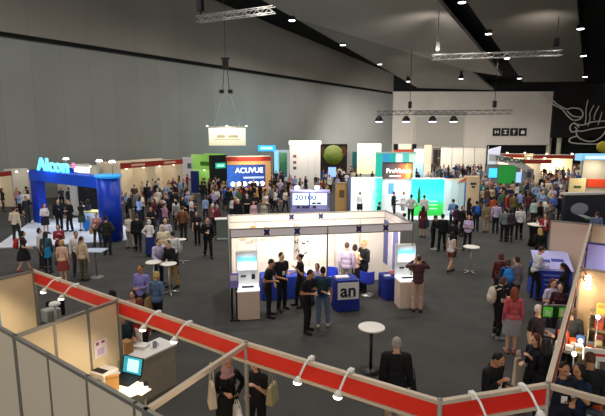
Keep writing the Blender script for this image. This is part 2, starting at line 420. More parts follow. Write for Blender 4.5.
light('AREA', pc + Vector((0, -1.2, .3)), 30, (1, .95, .8), pc + Vector((0, 0, -1)), .6)
# ================================================================ stand in the middle of the floor
HB = 2.62
pL, pR = g(230, 229, HB), g(413, 222.5, HB)
BANG = math.atan2(pR.y - pL.y, pR.x - pL.x); BL_ = (pR - pL).length; BD = 2.5
BO = Vector((pL.x, pL.y, 0))
BM = Matrix.Translation(BO) @ Matrix.Rotation(BANG, 4, 'Z')
def bl(p):
    """world point -> stand coordinates"""
    return BM.inverted() @ Vector(p)
M_SHELL = mat('#efe9e0', .6, noise=.03, scale=2)
M_SHELL_P = mat('#f2e8ec', .55, noise=.05, scale=2)
M_LOGO = mat('#2a1f5c', .5, noise=.05)
st = thing('exhibition_stand', 'open white exhibition stand with dark emblems on its fascia, in the middle', 'stand', BO, BANG)
MB().box(0, BL_, BD - .05, BD, 0, HB).build('back_panel', M_SHELL, st)
MB().box(0, .04, .04, BD - .05, 0, HB - .25).build('side_panel', M_SHELL, st)
MB().box(BL_ - .04, BL_, 1.0, BD - .05, 0, HB - .25).build('side_panel', M_SHELL, st)
mb = MB()
for k in range(1, 6): mb.box(BL_ * k / 6 - .02, BL_ * k / 6 + .02, BD - .08, BD - .05, 0, HB)
mb.build('panel_joint', mat('#cfc9be', .5), st)
for x, y in ((0, 0), (BL_ * .515, 0), (BL_, 0), (0, BD), (BL_, BD)):
    MB().tube((x, y, 0), (x, y, HB), .026 if x else .03, n=8).build('post', mat('#77726c', .4, .5), st)
def fascia(y0, x0, x1, m, logos, z0=HB - .27, along='x'):
    f = MB().box(x0, x1, y0 - .015, y0 + .015, z0 + .03, HB - .03).build('fascia', m, st)
    MB().box(x0, x1, y0 - .03, y0 + .03, HB - .03, HB).build('rail', M_GREY_ALU, f); MB().box(x0, x1, y0 - .03, y0 + .03, z0, z0 + .03).build('rail', M_GREY_ALU, f)
    for lx in logos:
        q = HB - .135; s = .105
        MB().add(*(lambda pts: ([(lx + a * s, y0 - .022, q + b * s * .85) for a, b in pts] + [(lx + a * s, y0 - .016, q + b * s * .85) for a, b in pts],
                 [tuple(range(12)), tuple(range(23, 11, -1))] + [(i, (i + 1) % 12, 12 + (i + 1) % 12, 12 + i) for i in range(12)]))(
            [(-.9, -1), (-.3, -1), (0, -.75), (.3, -1), (.9, -1), (.62, 0), (.9, 1), (.3, 1), (0, .75), (-.3, 1), (-.9, 1), (-.62, 0)])).build('emblem', M_LOGO, f)
def fx(px): return BL_ * (px - 230) / 183
fascia(0, 0, BL_, M_SHELL_P, [fx(264.5), fx(294), fx(356), fx(384)])
fascia(BD - .09, 0.05, BL_ - .05, M_SHELL, [fx(297) + .12, fx(331) + .12])
f = MB().box(BL_ - .015, BL_ + .015, .03, BD, HB - .24, HB - .03).build('fascia', M_SHELL_P, st)
MB().box(BL_ - .03, BL_ + .03, .03, BD, HB - .03, HB).build('rail', M_GREY_ALU, f); MB().box(BL_ - .03, BL_ + .03, .03, BD, HB - .27, HB - .24).build('rail', M_GREY_ALU, f)
# prints on its back wall
p = MB().box(.3, 2.5, BD - .07, BD - .052, .9, 2.3).build('wall_print', mat('#f4efe6', .5, noise=.06, scale=1.5), st)
mm = mat('#d9974a', .6)
MB().ell((.85, BD - .072, 2.02), (.16, .008, .2)).build('orange_motif', mm, p); MB().ell((1.3, BD - .072, 2.0), (.15, .008, .18)).build('orange_motif', mm, p)
mb = MB()
for x, z in ((.5, 1.75), (.9, 1.7), (1.25, 1.72), (1.6, 1.78), (.7, 1.62)): mb.ell((x, BD - .072, z), (.14, .006, .06), 8)
mb.build('pale_motif', mat('#d6cdbb', .6), p)
p = MB().box(fx(303), fx(323), BD - .07, BD - .052, .8, 2.25).build('dotted_print', mat('#f0ece4', .5, noise=.02), st)
mb = MB(); rr = random.Random(3)
for cx_, cz_ in ((.1, 2.0), (.35, 2.02), (.55, 2.05), (.12, 1.6), (.38, 1.55), (.55, 1.62), (.15, 1.25), (.42, 1.2)):
    for k in range(4):
        a = rr.random() * 6.3; mb.ell((fx(303) + cx_ * 1.0 + .055 * math.cos(a), BD - .072, cz_ + .055 * math.sin(a)), (.028, .006, .03), 8)
mb.build('dots', mat('#3c342d', .6), p)
p = MB().box(fx(355), fx(378), BD - .07, BD - .052, .8, 2.3).build('pale_blue_print', gradient_emit([(0, '#f5f3f4'), (.5, '#cfe0ee'), (1, '#dfe9e0')], 0, fx(355), fx(378), .0, 'pale_print', .6), st)
for k, c in enumerate(('#6f74b8', '#e7e2ec', '#5d63a8')):
    MB().box(BL_ - .07, BL_ - .042, 1.05 + k * .45, 1.45 + k * .45, .7, 2.3).build('hanging_banner', mat(c, .5, noise=.2, scale=3), st)
def wl(lx, ly, lz): return BM @ Vector((lx, ly, lz))
for lx in (.7, 2.0, 3.5, 5.0):
    light('SPOT', wl(lx, .25, HB - .3), 125, (1, .88, .74), wl(lx, BD, 1.5), .12, 125, .9)
light('AREA', wl(BL_ * .5, BD * .5, HB - .06), 34, (1, .92, .82), wl(BL_ * .5, BD * .5, 0), 1.6)

# ---- information kiosks at its two front corners
M_SCREEN = gradient_emit([(0, '#f6fbf4'), (.35, '#eef8f4'), (.55, '#7fd0dc'), (.7, '#3fa6c6'), (.9, '#7f9aa6'), (1, '#8d8f92')], 2, -.24, .24, 1.0, 'kiosk_screen', .25)
def kiosk(name, label, c, rz, w=.62, group=None):
    t = thing(name, label, 'kiosk', (c.x, c.y, 0), rz, group)
    MB().box(-w / 2, w / 2, 0, .55, .0, .86).build('plinth', mat('#dcc6b4', .5, noise=.04), t, bevel=.01)
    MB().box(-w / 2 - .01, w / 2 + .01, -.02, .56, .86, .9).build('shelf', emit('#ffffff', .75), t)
    MB().box(-w / 2, w / 2, .5, .6, .9, 1.93).build('back_board', mat('#f2f2f0', .5, noise=.02), t)
    s = MB().box(-w / 2 + .01, w / 2 - .01, .42, .5, -.27, .27).build('monitor', mat('#d8d8d8', .4), t, (0, 0, 1.62))
    MB().box(-w / 2 + .045, w / 2 - .045, .41, .42, -.235, .235).build('screen', M_SCREEN, s)
    b = MB().box(-w * .28, w * .28, .2, .34, .9, .925).build('keyboard', mat('#2a2a30', .5), t)
    MB().box(-w * .3, -w * .05, .47, .5, 1.15, 1.2).build('slot', mat('#30303a', .5), t)
    MB().box(w * .2, w * .36, .46, .5, 1.08, 1.22).build('card_reader', mat('#25252c', .5), t)
    return t
cL = (g(238, 320) + g(260, 319.5)) / 2
kiosk('information_kiosk', 'white kiosk with a lit screen at the left front corner of the white stand', cL, BANG, (g(238, 320) - g(260, 319.5)).length)
cR = g(409, 308.5)
kiosk('information_kiosk', 'white kiosk with a lit screen at the right front corner of the white stand', cR, R(6), .62)
for c, rz in ((cL, BANG), (cR, R(6))):
    light('AREA', c + Vector((0, .1, 1.85)), 5, (.9, .97, 1), c + Vector((0, .25, .9)), .3)
# ---- tables and chairs in the stand
M_BLUE = mat('#2038a0', .7, noise=.1); M_BLUE_D = mat('#1a2c86', .75, noise=.1)
def cloth_table(name, label, c, w, d, h, rz, m, top=None, group=None, cat='table'):
    t = thing(name, label, cat, (c.x, c.y, 0), rz, group)
    MB().box(-w / 2, w / 2, -d / 2, d / 2, h - .03, h).build('tabletop', top or mat('#c9c2b6', .5), t)
    for sx in (-1, 1):
        for sy in (-1, 1): MB().tube((sx * (w / 2 - .05), sy * (d / 2 - .05), 0), (sx * (w / 2 - .05), sy * (d / 2 - .05), h - .03), .018, n=6).build('leg', M_GREY_ALU, t)
    mb = MB(); n = 40; per = []
    for i in range(n):
        q = i / n * 2 * (w + d)
        if q < w: per.append((-w / 2 + q, -d / 2, 0, -1))
        elif q < w + d: per.append((w / 2, -d / 2 + q - w, 1, 0))
        elif q < 2 * w + d: per.append((w / 2 - (q - w - d), d / 2, 0, 1))
        else: per.append((-w / 2, d / 2 - (q - 2 * w - d), -1, 0))
    vs = []
    for z, k in ((h + .004, 0), (h - .02, .012), (h * .5, .02), (.02, .03)):
        for i, (x, y, nx, ny) in enumerate(per):
            wv = k * (1 + .5 * math.sin(i * 1.9)) if k else 0
            vs.append((x + nx * (wv + .008), y + ny * (wv + .008), z))
    fs = [tuple(range(n))] + [(r * n + i, r * n + (i + 1) % n, (r + 1) * n + (i + 1) % n, (r + 1) * n + i) for r in range(3) for i in range(n)]
    mb.add(vs, fs); mb.build('table_cover', m, t)
    return t
c = wl(1.75, 1.35, 0)
cloth_table('draped_table', 'table under a royal blue cloth behind the three staff in the white stand', c, 1.5, .7, .76, BANG, M_BLUE)
c = wl(2.75, 1.7, 0)
cloth_table('draped_table', 'white topped meeting table in the middle of the white stand', c, .9, .7, .76, BANG, mat('#dcd6d2', .6))
c = g(346, 312) + Vector((0, .35, 0))
t = cloth_table('demonstration_counter', 'blue draped counter with a white letter poster at the front of the white stand', c, .68, .6, .98, BANG, M_BLUE_D, cat='counter')
po = MB().box(-.33, .33, -.345, -.338, .4, .93).build('poster', mat('#e8e0dc', .5, noise=.02), t)
text_part('poster_letters', 'an', .54, mat('#17162a', .6), po, (0, -.35, .66), bold=.012)
MB().box(-.22, .22, -.352, -.345, .46, .475).build('poster_line', mat('#57506a', .6), po)
MB().box(-.3, .1, -.1, .15, .985, 1.02).build('brochures', mat('#e4e0ea', .5), t)
c = g(396, 302) + Vector((.05, .55, 0))
t = cloth_table('product_table', 'low display table of pink and blue boxes beside the right kiosk', c, .9, .7, .74, BANG, M_BLUE_D)
rr = random.Random(5)
for k, (x, y, hx, c_) in enumerate(((-.3, -.1, 'flat white leaflet at the left of the low display table', '#eceaf2'), (-.05, .1, 'pink product box on the low display table', '#c25a6e'), (.2, -.15, 'pale blue product box near the edge of the low display table', '#8fa9e0'), (.05, -.22, 'white product box on the low display table', '#f2f0f4'), (.3, .15, 'dark red product box at the back of the low display table', '#8c3142'))):
    q = t.matrix_basis @ Vector((x, y, .748)); hgt = .03 if k == 0 else .09
    tt = thing('product_box' if k else 'leaflet', hx, 'box' if k else 'leaflet', q, BANG + rr.uniform(-.3, .3))
    MB().box(-.1, .1, -.07, .07, 0, hgt).build('carton' if k else 'sheet', mat(c_, .5), tt); 
    if k: MB().box(-.09, .09, -.072, -.07, hgt * .3, hgt * .7).build('box_label', M_WHITE, tt)
def chair(label, c, rz, m, group=None):
    t = thing('swivel_chair', label, 'chair', (c.x, c.y, 0), rz, group)
    MB().lathe([(.2, .42), (.24, .44), (.24, .49), (.2, .51)], n=20).build('seat', m, t)
    mb = MB(); n = 10
    for k in range(n):
        a0 = math.pi * (.12 + .76 * k / n); a1 = math.pi * (.12 + .76 * (k + 1) / n)
        mb.add([(r * math.cos(a), r * math.sin(a), z) for a in (a0, a1) for r in (.235, .27) for z in (.52, .86)], [(0, 1, 5, 4), (2, 6, 7, 3), (1, 3, 7, 5), (0, 4, 6, 2), (0, 2, 3, 1), (4, 5, 7, 6)])
    mb.build('backrest', m, t)
    MB().tube((0, 0, .05), (0, 0, .43), .025, n=10).build('stem', M_SILVER, t)
    MB().lathe([(.22, 0), (.22, .012), (.05, .05), (.03, .07)], n=20).build('base', M_SILVER, t)
    return t
chair('round blue swivel chair at the right inside the white stand', wl(4.55, .95, 0), BANG + R(150), mat('#3a4fd0', .5))
chair('round blue swivel chair by the white meeting table', wl(3.35, 1.35, 0), BANG + R(-60), mat('#2b46c8', .5))
# ---- free standing round tables
def bistro(name, label, c, h, r, m=None, group='white round bar tables', base=True):
    t = thing(name, label, 'table', (c.x, c.y, 0), 0, group)
    MB().lathe([(r - .01, h - .035), (r, h - .03), (r, h - .008), (r - .012, h)], n=36).build('tabletop', m or mat('#f3eee6', .4, noise=.02), t)
    MB().tube((0, 0, .02), (0, 0, h - .03), .035, n=12).build('column', mat('#2a2a2c', .4, .4), t)
    MB().lathe([(r * .8, 0), (r * .8, .012), (.08, .035), (.04, .06)], n=30).build('base_plate', mat('#3a3a3c', .35, .5), t)
    return t
def star_table(label, c, h, r):
    t = thing('bar_table', label, 'table', (c.x, c.y, 0), 0, 'white round bar tables')
    MB().lathe([(r - .01, h - .035), (r, h - .03), (r, h - .008), (r - .012, h)], n=36).build('tabletop', mat('#f3eee6', .4, noise=.02), t)
    MB().tube((0, 0, .05), (0, 0, h - .03), .028, n=12).build('column', M_SILVER, t)
    for k in range(4):
        a = k * math.pi / 2 + .4; MB().tube((0, 0, .06), (.3 * math.cos(a), .3 * math.sin(a), .02), .02, n=8).build('foot', M_SILVER, t)
    return t
bistro('bar_table', 'white round table standing alone on the carpet just behind the red fascia', g(370.5, 371), 1.07, .30)
star_table('white round table in front of the woman in a lilac blouse', g(470, 272.5), 1.05, .31)
star_table('white round table by the leaning man in the lilac shirt', g(155, 291), 1.05, .27)
star_table('white round table by the leaning man in the black jacket', g(170, 293), 1.05, .27)
star_table('small white square-looking table top beside the man in brown, left of the white stand', g(182.5, 262), 1.0, .2)
t = thing('bar_table', 'tall pale blue topped table beside the woman in the beige cardigan', 'table', g(97, 277)); 
MB().box(-.38, .38, -.3, .3, 1.02, 1.06).build('tabletop', mat('#b9c6d6', .4), t, bevel=.01); MB().tube((0, 0, 0.03), (0, 0, 1.02), .03, n=10).build('column', M_GREY_ALU, t); MB().lathe([(.26, 0), (.26, .02), (.04, .05)], n=20).build('base_plate', M_GREY_ALU, t)
t = thing('reception_counter', 'grey green counter with a white top just left of the white stand', 'counter', g(223, 240), BANG)
MB().box(-.32, .3, 0, .4, 0, 1.06).build('body', mat('#6d7a70', .5, noise=.08), t); MB().box(-.38, .36, -.05, .46, 1.06, 1.1).build('counter_top', mat('#f4f2ee', .4), t)
MB().box(-.3, .28, -.02, 0, .04, .1).build('kick_strip', mat('#cfd6d2', .4), t)
t = thing('bar_table', 'black draped table with a white top beside the woman in red, far right', 'table', g(535.5, 246))
MB().lathe([(.42, 1.04), (.44, 1.05), (.44, 1.075), (.42, 1.08)], n=28).build('tabletop', mat('#e9e2d6', .4), t); MB().lathe([(.36, 0.01), (.3, .4), (.34, .9), (.42, 1.04)], n=24).build('drape', mat('#131315', .8), t)
MB().lathe([(.04, 1.08), (.04, 1.2), (.015, 1.25), (.015, 1.3)], n=12).build('centrepiece', mat('#dfe6e6', .3), t)
# ================================================================ lit counter with two screens behind the stand
a, b_ = g(291, 214), g(329, 214); w_ = (b_ - a).length
t = thing('display_counter', 'violet framed display counter with lit white panels and two lamps, just behind the white stand', 'counter', a)
MB().box(-.05, w_ + .05, 0, .9, 0, .35).build('plinth', mat('#8f8bb8', .5), t)
MB().box(0, w_, .1, .8, .35, 1.5).build('case', mat('#a9a5d2', .5), t)
sc = emit('#dfeefe', 1.1, 'counter_panel_glow')
for x0, x1 in ((.12, w_ * .46), (w_ * .5, w_ - .16)):
    s = MB().box(x0, x1, .06, .1, .62, 1.42).build('lit_panel', sc, t)
for x in (.0, w_ * .48, w_ - .08): MB().box(x - .03, x + .07, .02, .12, .35, 1.5).build('frame_post', mat('#7a74b4', .5), t)
MB().box(-.05, w_ + .05, 0, .85, 1.5, 1.6).build('counter_top', mat('#b8b3de', .4), t)
text_part('lettering', '20100', .46, mat('#3f5486', .6), t, (w_ * .38, .04, 1.12), sx=1.3, bold=.006)
for x in (w_ * .55, w_ * .68): MB().box(x, x + .28, .03, .06, .68, .8).build('product', mat('#20202a', .5), t)
mb = MB(); 
for x in (.4, .75, 1.0, 1.5): MB().box(x, x + .22, .0, .1, .42, .56).build('product', mat('#3c3852', .5), t)
for px in (297, 317):
    p = gy(px, 186.5, a.y + .4); lx = p.x - a.x
    l = MB().lathe([(.06, 1.6), (.06, 1.66), (.14, 1.68), (.19, 1.78), (.14, 1.88), (.04, 1.91)], (lx, .4, 0), n=16).build('globe_lamp', emit('#cfe8ff', 4, 'globe_glow'), t)
light('AREA', a + Vector((w_ / 2, -.5, 2.2)), 40, (.75, .85, 1), a + Vector((w_ / 2, 0, 1)), 1.2)
# ================================================================ near shell scheme stands (grid turned to the hall)
E1A = math.atan2(5.98 - 9.43, -.78 + 5.68)
E1 = Vector((math.cos(E1A), math.sin(E1A), 0)); E2 = Vector((-E1.y, E1.x, 0))
pA, pB, pC, pD, pE = [Vector((q.x, q.y, 0)) for q in (g(34, 270, 2.5), g(118, 299, 2.5), g(246, 342, 2.5), g(440, 400, 2.5), g(548, 383, 2.5))]
def flat0(v): return Vector((v.x, v.y, 0))
M_RED = mat('#dc2a1c', .45, noise=.05, scale=3)
M_RAIL = mat('#cbb9a4', .4, .25, .04)
M_TAN = mat('#d9c6a4', .65, noise=.04, scale=1.5)
M_TANB = mat('#bcae9b', .65, noise=.04, scale=1.5)
M_ARM = mat('#f1efe9', .35, noise=.02)
M_SPOT = emit('#fff3da', 8, 'spot_glow')
def fascia_board(label, a, b, z0=2.2, z1=2.5, group=None):
    d = b - a; L = d.length
    t = thing('fascia_board', label, 'fascia', a, math.atan2(d.y, d.x), group)
    MB().box(0, L, -.012, .012, z0 + .045, z1 - .045).build('red_panel', M_RED, t)
    MB().box(0, L, -.028, .028, z1 - .045, z1).build('top_rail', M_RAIL, t)
    MB().box(0, L, -.028, .028, z0, z0 + .045).build('bottom_rail', M_RAIL, t)
    return t
def post(label, p, h=2.5, r=.03):
    t = tag(MB().lathe([(r, 0), (r, h + .012), (r * .6, h + .02)], n=8).build('corner_post', M_GREY_ALU, None, (p.x, p.y, 0)), label, 'post'); return t
fascia_board('red fascia board of the leftmost near stand, over its open front', pA, pB)
fascia_board('red fascia board between the laptop stand and the bare corner post, left of centre', pB, pC)
fascia_board('long red fascia board crossing below the round table, right of the bare post', pC, pD)
fascia_board('short red fascia board set diagonally in front of the man with the lanyard', pD, pE)
post('aluminium post at the left end of the red fascias', pA); post('aluminium post at the inner end of the tan partition behind the laptop', pB)
post('bare aluminium post standing under the red fascia beside the woman in the headscarf', pC); post('aluminium post where the red fascia bends, by the man with the lanyard', pD); post('aluminium post at the right end of the diagonal red fascia', pE)
def partition(name, label, a, b, m, h=2.5, panels=3, rail=M_GREY_ALU, z0=0.):
    d = b - a; L = d.length
    t = thing(name, label, 'partition', a, math.atan2(d.y, d.x))
    for k in range(panels):
        MB().box(L * k / panels + .02, L * (k + 1) / panels - .02, -.014, .014, z0 + .04, h - .05).build('panel', m, t)
    MB().box(0, L, -.025, .025, h - .05, h).build('top_rail', rail, t); MB().box(0, L, -.025, .025, z0, z0 + .04).build('bottom_rail', rail, t)
    for k in range(panels + 1): MB().box(L * k / panels - .02, L * k / panels + .02, -.022, .022, z0, h).build('upright', rail, t)
    return t
M_BACKPANEL = mat('#d2c6b0', .7, noise=.05, scale=1.5)
pF = flat0(g(15, 335, 2.5)); pG = flat0(g(146, 408.5, 2.5)); DP = (pC - pG).length
partition('partition_screen', 'tan partition of the leftmost near stand with a blue poster on it', pA - E2 * 3.0, pA - E2 * .03, M_TAN)
partition('partition_screen', 'tan partition with a small pinned notice behind the laptop', pF, pB - E2 * .03, M_TAN)
partition('partition_screen', 'grey back of the stands filling the bottom left corner, left run', pF - (pG - pF).normalized() * 2.6, pF - (pG - pF).normalized() * .03, M_BACKPANEL)
partition('partition_screen', 'grey back of the laptop stand in the bottom left corner, right run', pF + (pG - pF).normalized() * .03, pG + (pG - pF).normalized() * 1.7, M_BACKPANEL, panels=5)
rail = thing('tie_rail', 'bare aluminium rail tying the grey back partition to the post under the red fascia', 'rail', pG, math.atan2((pC - pG).y, (pC - pG).x))
MB().box(0, DP - .03, -.028, .028, 2.44, 2.5).build('bar', M_RAIL, rail); MB().box(-.03, .03, -.03, .03, 0, 2.5).build('upright', M_GREY_ALU, rail)
def arm_spot(label, px, py, n, e=50, z=2.5, ln=.27, aim=None, group='white arm spotlights on the red fascia boards'):
    p = g(px, py, z)
    t = thing('arm_spotlight', label, 'spotlight', p, math.atan2(n.y, n.x), group)
    MB().box(-.05, .03, -.03, .03, -.03, .035).build('clamp', M_ARM, t)
    MB().path([(0, 0, .03), (ln * .45, 0, .0), (ln, 0, -.13)], .014, 8).build('arm', M_ARM, t)
    h = MB().tube((ln, 0, -.11), (ln + .02, 0, -.17), .025, .06, 14).build('lamp_head', M_ARM, t)
    MB().ell((ln + .023, 0, -.175), (.055, .055, .028), 12).build('bulb', M_SPOT, h)
    q = Vector(p) + n * (ln + .05) + Vector((0, 0, -.23))
    light('SPOT', q, e, (1, .82, .58), q + n * (.9 if aim is None else aim) + Vector((0, 0, -1)), .06, 165, .5)
IN = -E2
for px, py, lab in ((58, 279.5, 'leftmost on the red fascia boards'), (76, 285.5, 'second from the left on the red fascia boards'), (158, 313, 'left one above the laptop stand'), (189, 323.5, 'right one above the laptop stand'),
                    (311, 359.5, 'above the carpet right of the bare post'), (350.5, 372, 'below the lone round table')):
    arm_spot('white arm spotlight with glowing bulb, ' + lab, px, py, IN)
d = (pE - pD).normalized(); ND = Vector((d.y, -d.x, 0))
for px, py, lab in ((473, 395.5, 'left one on the diagonal red fascia'), (523, 387.5, 'right one on the diagonal red fascia')):
    arm_spot('white arm spotlight with glowing bulb, ' + lab, px, py, ND)
# ---- laptop stand furniture
def counter(label, c, rz, w, d, h, m, top):
    t = thing('stand_counter', label, 'counter', (c.x, c.y, 0), rz)
    MB().box(-w / 2 + .03, w / 2 - .03, -d / 2 + .03, d / 2 - .03, 0, h - .04).build('body', m, t); MB().box(-w / 2, w / 2, -d / 2, d / 2, h - .04, h).build('counter_top', top, t, bevel=.006)
    MB().box(-w / 2 + .05, w / 2 - .05, -d / 2 + .02, -d / 2 + .03, .0, .1).build('kick_strip', M_GREY_ALU, t)
    return t
c = g(140, 350, 1.0) + E1 * .1
TC = counter('white topped stand counter with a grey front, at the open front of the laptop stand', c, E1A + R(90), 1.25, .55, 1.0, mat('#a59c8d', .6), M_WHITE)
def on(c, dx, dy, z): return Vector((c.x, c.y, 0)) + E1 * dx + E2 * dy + Vector((0, 0, z))
t = thing('paper_stack', 'stack of white leaflets on the counter behind the laptop', 'leaflets', g(141, 347, 1.0), E1A + .2)
for k in range(5): MB().box(-.15, .15, -.105, .105, .012 * k, .012 * k + .011).build('leaflet', mat('#ece8e4', .6), t, rz=.06 * k)
t = thing('leaflet_holder', 'upright white card holder on the counter by the aisle', 'holder', g(139, 343, 1.0), E1A)
MB().box(-.11, .11, -.0, .012, 0, .3).build('card', M_WHITE, t); MB().box(-.11, .11, -.1, .012, 0, .01).build('foot', M_WHITE, t)
t = thing('drinking_mug', 'grey mug near the right end of the counter behind the laptop', 'mug', g(155, 347, 1.0))
MB().lathe([(.04, 0), (.045, .01), (.045, .11), (.038, .11), (.036, .02)], n=18).build('cup', mat('#8b93a3', .3), t); MB().path([(.045, 0, .09), (.075, 0, .08), (.075, 0, .04), (.045, 0, .025)], .008, 6).build('handle', mat('#8b93a3', .3), t)
t = thing('cardboard_box', 'small brown box at the left end of the counter behind the laptop', 'box', g(127, 352, 1.0), E1A + .1)
MB().box(-.1, .1, -.08, .08, 0, .24).build('carton', mat('#a3794a', .7), t); MB().box(-.02, .02, -.081, -.079, 0, .24).build('tape', mat('#c9b184', .4), t)
LZ = 1.3
c = g(118, 386, LZ)
t = thing('laptop_table', 'tall white table under the laptop inside the near stand', 'table', (c.x, c.y, 0), E1A)
MB().box(-.42, .42, -.3, .28, LZ - .03, LZ).build('tabletop', M_WHITE, t, bevel=.006)
for sx in (-.37, .37):
    for sy in (-.25, .23): MB().tube((sx, sy, 0), (sx, sy, LZ - .03), .02, n=8).build('leg', M_GREY_ALU, t)
c = g(125, 380, LZ + .002)
t = thing('laptop', 'open black laptop showing a blue green screen', 'laptop', c, R(-22))
MB().box(-.21, .21, -.15, .15, 0, .022).build('keyboard_deck', M_DARKMETAL, t, bevel=.004)
lidm = Matrix.Translation((0, .15, .02)) @ Matrix.Rotation(R(-14), 4, 'X')
ld = MB().box(-.21, .21, 0, .015, 0, .3, M=lidm).build('lid', M_DARKMETAL, t)
MB().box(-.19, .19, -.003, 0, .02, .285, M=lidm).build('screen', emit('#1f8ea6', .8, 'laptop_glow'), ld)
MB().box(-.1, .13, -.006, -.003, .05, .25, M=lidm).build('window_image', emit('#a9e2ea', .9), ld)
for k, (px, py, rz) in enumerate(((137, 386, .2), (140, 390, -.5), (132, 393, .7))):
    t = thing('paper_sheet', 'white paper sheet %s of the laptop' % ('nearest the right edge', 'lying crooked at the right', 'lying at the near side')[k], 'paper', g(px, py, LZ + .004 + k * .003), rz)
    MB().box(-.15, .15, -.105, .105, 0, .002).build('sheet', mat('#f3eff0', .6), t); MB().box(-.12, .08, -.08, .08, .002, .003).build('printed_block', mat('#d5d0d6', .6), t)
t = thing('phone', 'black phone on the papers beside the laptop', 'phone', g(146, 384, LZ), .4); MB().box(-.04, .04, -.075, .075, 0, .012).build('body', M_DARKMETAL, t, bevel=.004); MB().box(-.034, .034, -.06, .06, .012, .0135).build('screen', mat('#23262c', .1), t)
t = thing('printer', 'flat white printer with a dark slot left of the laptop', 'printer', g(103, 377, LZ + .002), R(-25))
MB().box(-.2, .2, -.16, .16, 0, .14).build('case', mat('#ddd8d2', .45), t, bevel=.015); MB().box(-.13, .13, -.11, .0, .14, .15).build('lid_recess', M_DARKMETAL, t); MB().box(-.14, .14, -.165, -.16, .03, .06).build('paper_slot', M_DARKMETAL, t)
t = thing('paper_bag', 'brown paper bag in front of the laptop', 'bag', g(113, 389, LZ + .002), R(20))
MB().add([(-.09, -.06, 0), (.09, -.06, 0), (.09, .06, 0), (-.09, .06, 0), (-.1, -.03, .22), (.1, -.03, .22), (.1, .03, .22), (-.1, .03, .22)], [(0, 3, 2, 1), (0, 1, 5, 4), (1, 2, 6, 5), (2, 3, 7, 6), (3, 0, 4, 7)]).build('body', mat('#b98a4d', .7), t); MB().box(-.1, .1, -.035, .035, .19, .225).build('folded_rim', mat('#a87838', .7), t)
# posters on tan partitions
def flat_sign(name, label, a, d, z0, z1, x0, x1, m, side, cat='poster', off=.02):
    t = thing(name, label, cat, a, math.atan2(d.y, d.x)); y = -off if side < 0 else off
    MB().box(x0, x1, min(y, y + side * .008), max(y, y + side * .008), z0, z1).build('sheet', m, t); return t
t = flat_sign('pinned_notice', 'small white notice with pink marks pinned on the tan partition', pF, pB - pF, 1.62, 1.92, 1.18, 1.42, mat('#e0d3d6', .6), -1, 'notice')
MB().box(1.22, 1.27, -.032, -.028, 1.84, 1.89).box(1.32, 1.38, -.032, -.028, 1.85, 1.89).build('pink_marks', mat('#a04a78', .6), t); MB().box(1.24, 1.36, -.032, -.028, 1.66, 1.77).build('lilac_picture', mat('#bfa7c9', .6), t)
t = flat_sign('wall_poster', 'blue poster at the left edge on the tan partition of the leftmost stand', pA, E2, 1.2, 2.05, -1.45, -.72, gradient_emit([(0, '#2a5c9c'), (1, '#7fb3df')], 2, 1.2, 2.05, 0, 'blue_poster', .4), -1)
MB().box(-1.4, -.77, -.032, -.028, 1.95, 2.0).build('headline', mat('#dfe8f2', .6), t)
c = g(12, 332, .75)
counter('cream stand counter at the left edge inside the leftmost stand', c, E1A, 1.4, .7, .75, M_TAN, mat('#d8c7a8', .5))
t = thing('bottle', 'small dark bottle on the cream counter at the left edge', 'bottle', g(19.5, 331, .75)); MB().lathe([(.03, 0), (.032, .01), (.032, .12), (.014, .15), (.014, .17)], n=14).build('glass', mat('#3f3a34', .2), t); MB().lathe([(.017, .17), (.017, .2)], n=12).build('cap', mat('#c9c4bd', .4), t)
# dark furniture seen under the leftmost fascia
c = g(56, 312, .75)
t = thing('dark_chair', 'black mesh office chair under the leftmost red fascia', 'chair', (c.x, c.y, 0), R(30))
MB().box(-.24, .24, -.24, .24, .44, .5).build('seat', M_DARKMETAL, t, bevel=.03); MB().box(-.22, .22, .2, .26, .55, 1.0).build('backrest', M_DARKMETAL, t, bevel=.03); MB().tube((0, 0, .08), (0, 0, .44), .03).build('stem', M_SILVER, t)
for k in range(5): MB().tube((0, 0, .09), (.28 * math.cos(k * 1.257), .28 * math.sin(k * 1.257), .04), .022, n=6).build('foot', M_DARKMETAL, t)
c = g(52, 318, .7)
t = thing('equipment_case', 'grey instrument with white parts under the leftmost red fascia', 'instrument', (c.x, c.y, 0), E1A)
MB().box(-.3, .3, -.25, .25, 0, .62).build('stand', mat('#4c4a48', .5), t); MB().box(-.2, .15, -.18, .18, .62, .95).build('head_unit', mat('#a9a6a2', .4), t, bevel=.03); MB().tube((.2, 0, .62), (.2, 0, 1.1), .03).build('column', mat('#c9c6c2', .4), t); MB().lathe([(.12, 0), (.14, .03), (.12, .08)], (.2, 0, 1.08), n=16).build('dish', M_WHITE, t)
# ---- right hand stands
RS = lambda s: pE + E2R * s
pK = g(573, 290, 2.5); E2R = Vector((pK.x - pE.x, pK.y - pE.y, 0)).normalized(); E1R = Vector((E2R.y, -E2R.x, 0))
LEN = (Vector((g(583, 223, 2.5).x, g(583, 223, 2.5).y, 0)) - pE).length
t = thing('fascia_board', 'fascia board running away along the right hand stands, seen end on', 'fascia', pE, math.atan2(E2R.y, E2R.x))
MB().box(0.03, LEN, -.012, .012, 2.245, 2.455).build('red_panel', M_RED, t); MB().box(0.03, LEN, -.03, .03, 2.455, 2.5).build('top_rail', M_RAIL, t); MB().box(0.03, LEN, -.03, .03, 2.2, 2.245).build('bottom_rail', M_RAIL, t)
s1 = (Vector((g(577, 267, 2.5).x, g(577, 267, 2.5).y, 0)) - pE).length; s2 = (Vector((g(580, 241, 2.5).x, g(580, 241, 2.5).y, 0)) - pE).length
partition('partition_screen', 'tan partition with two small lamps above the bookstall, right edge', RS(s1) + E1R * .03, RS(s1) + E1R * 3.0, mat('#d2b28a', .65, noise=.04), panels=3, rail=mat('#8c8278', .45, .4))
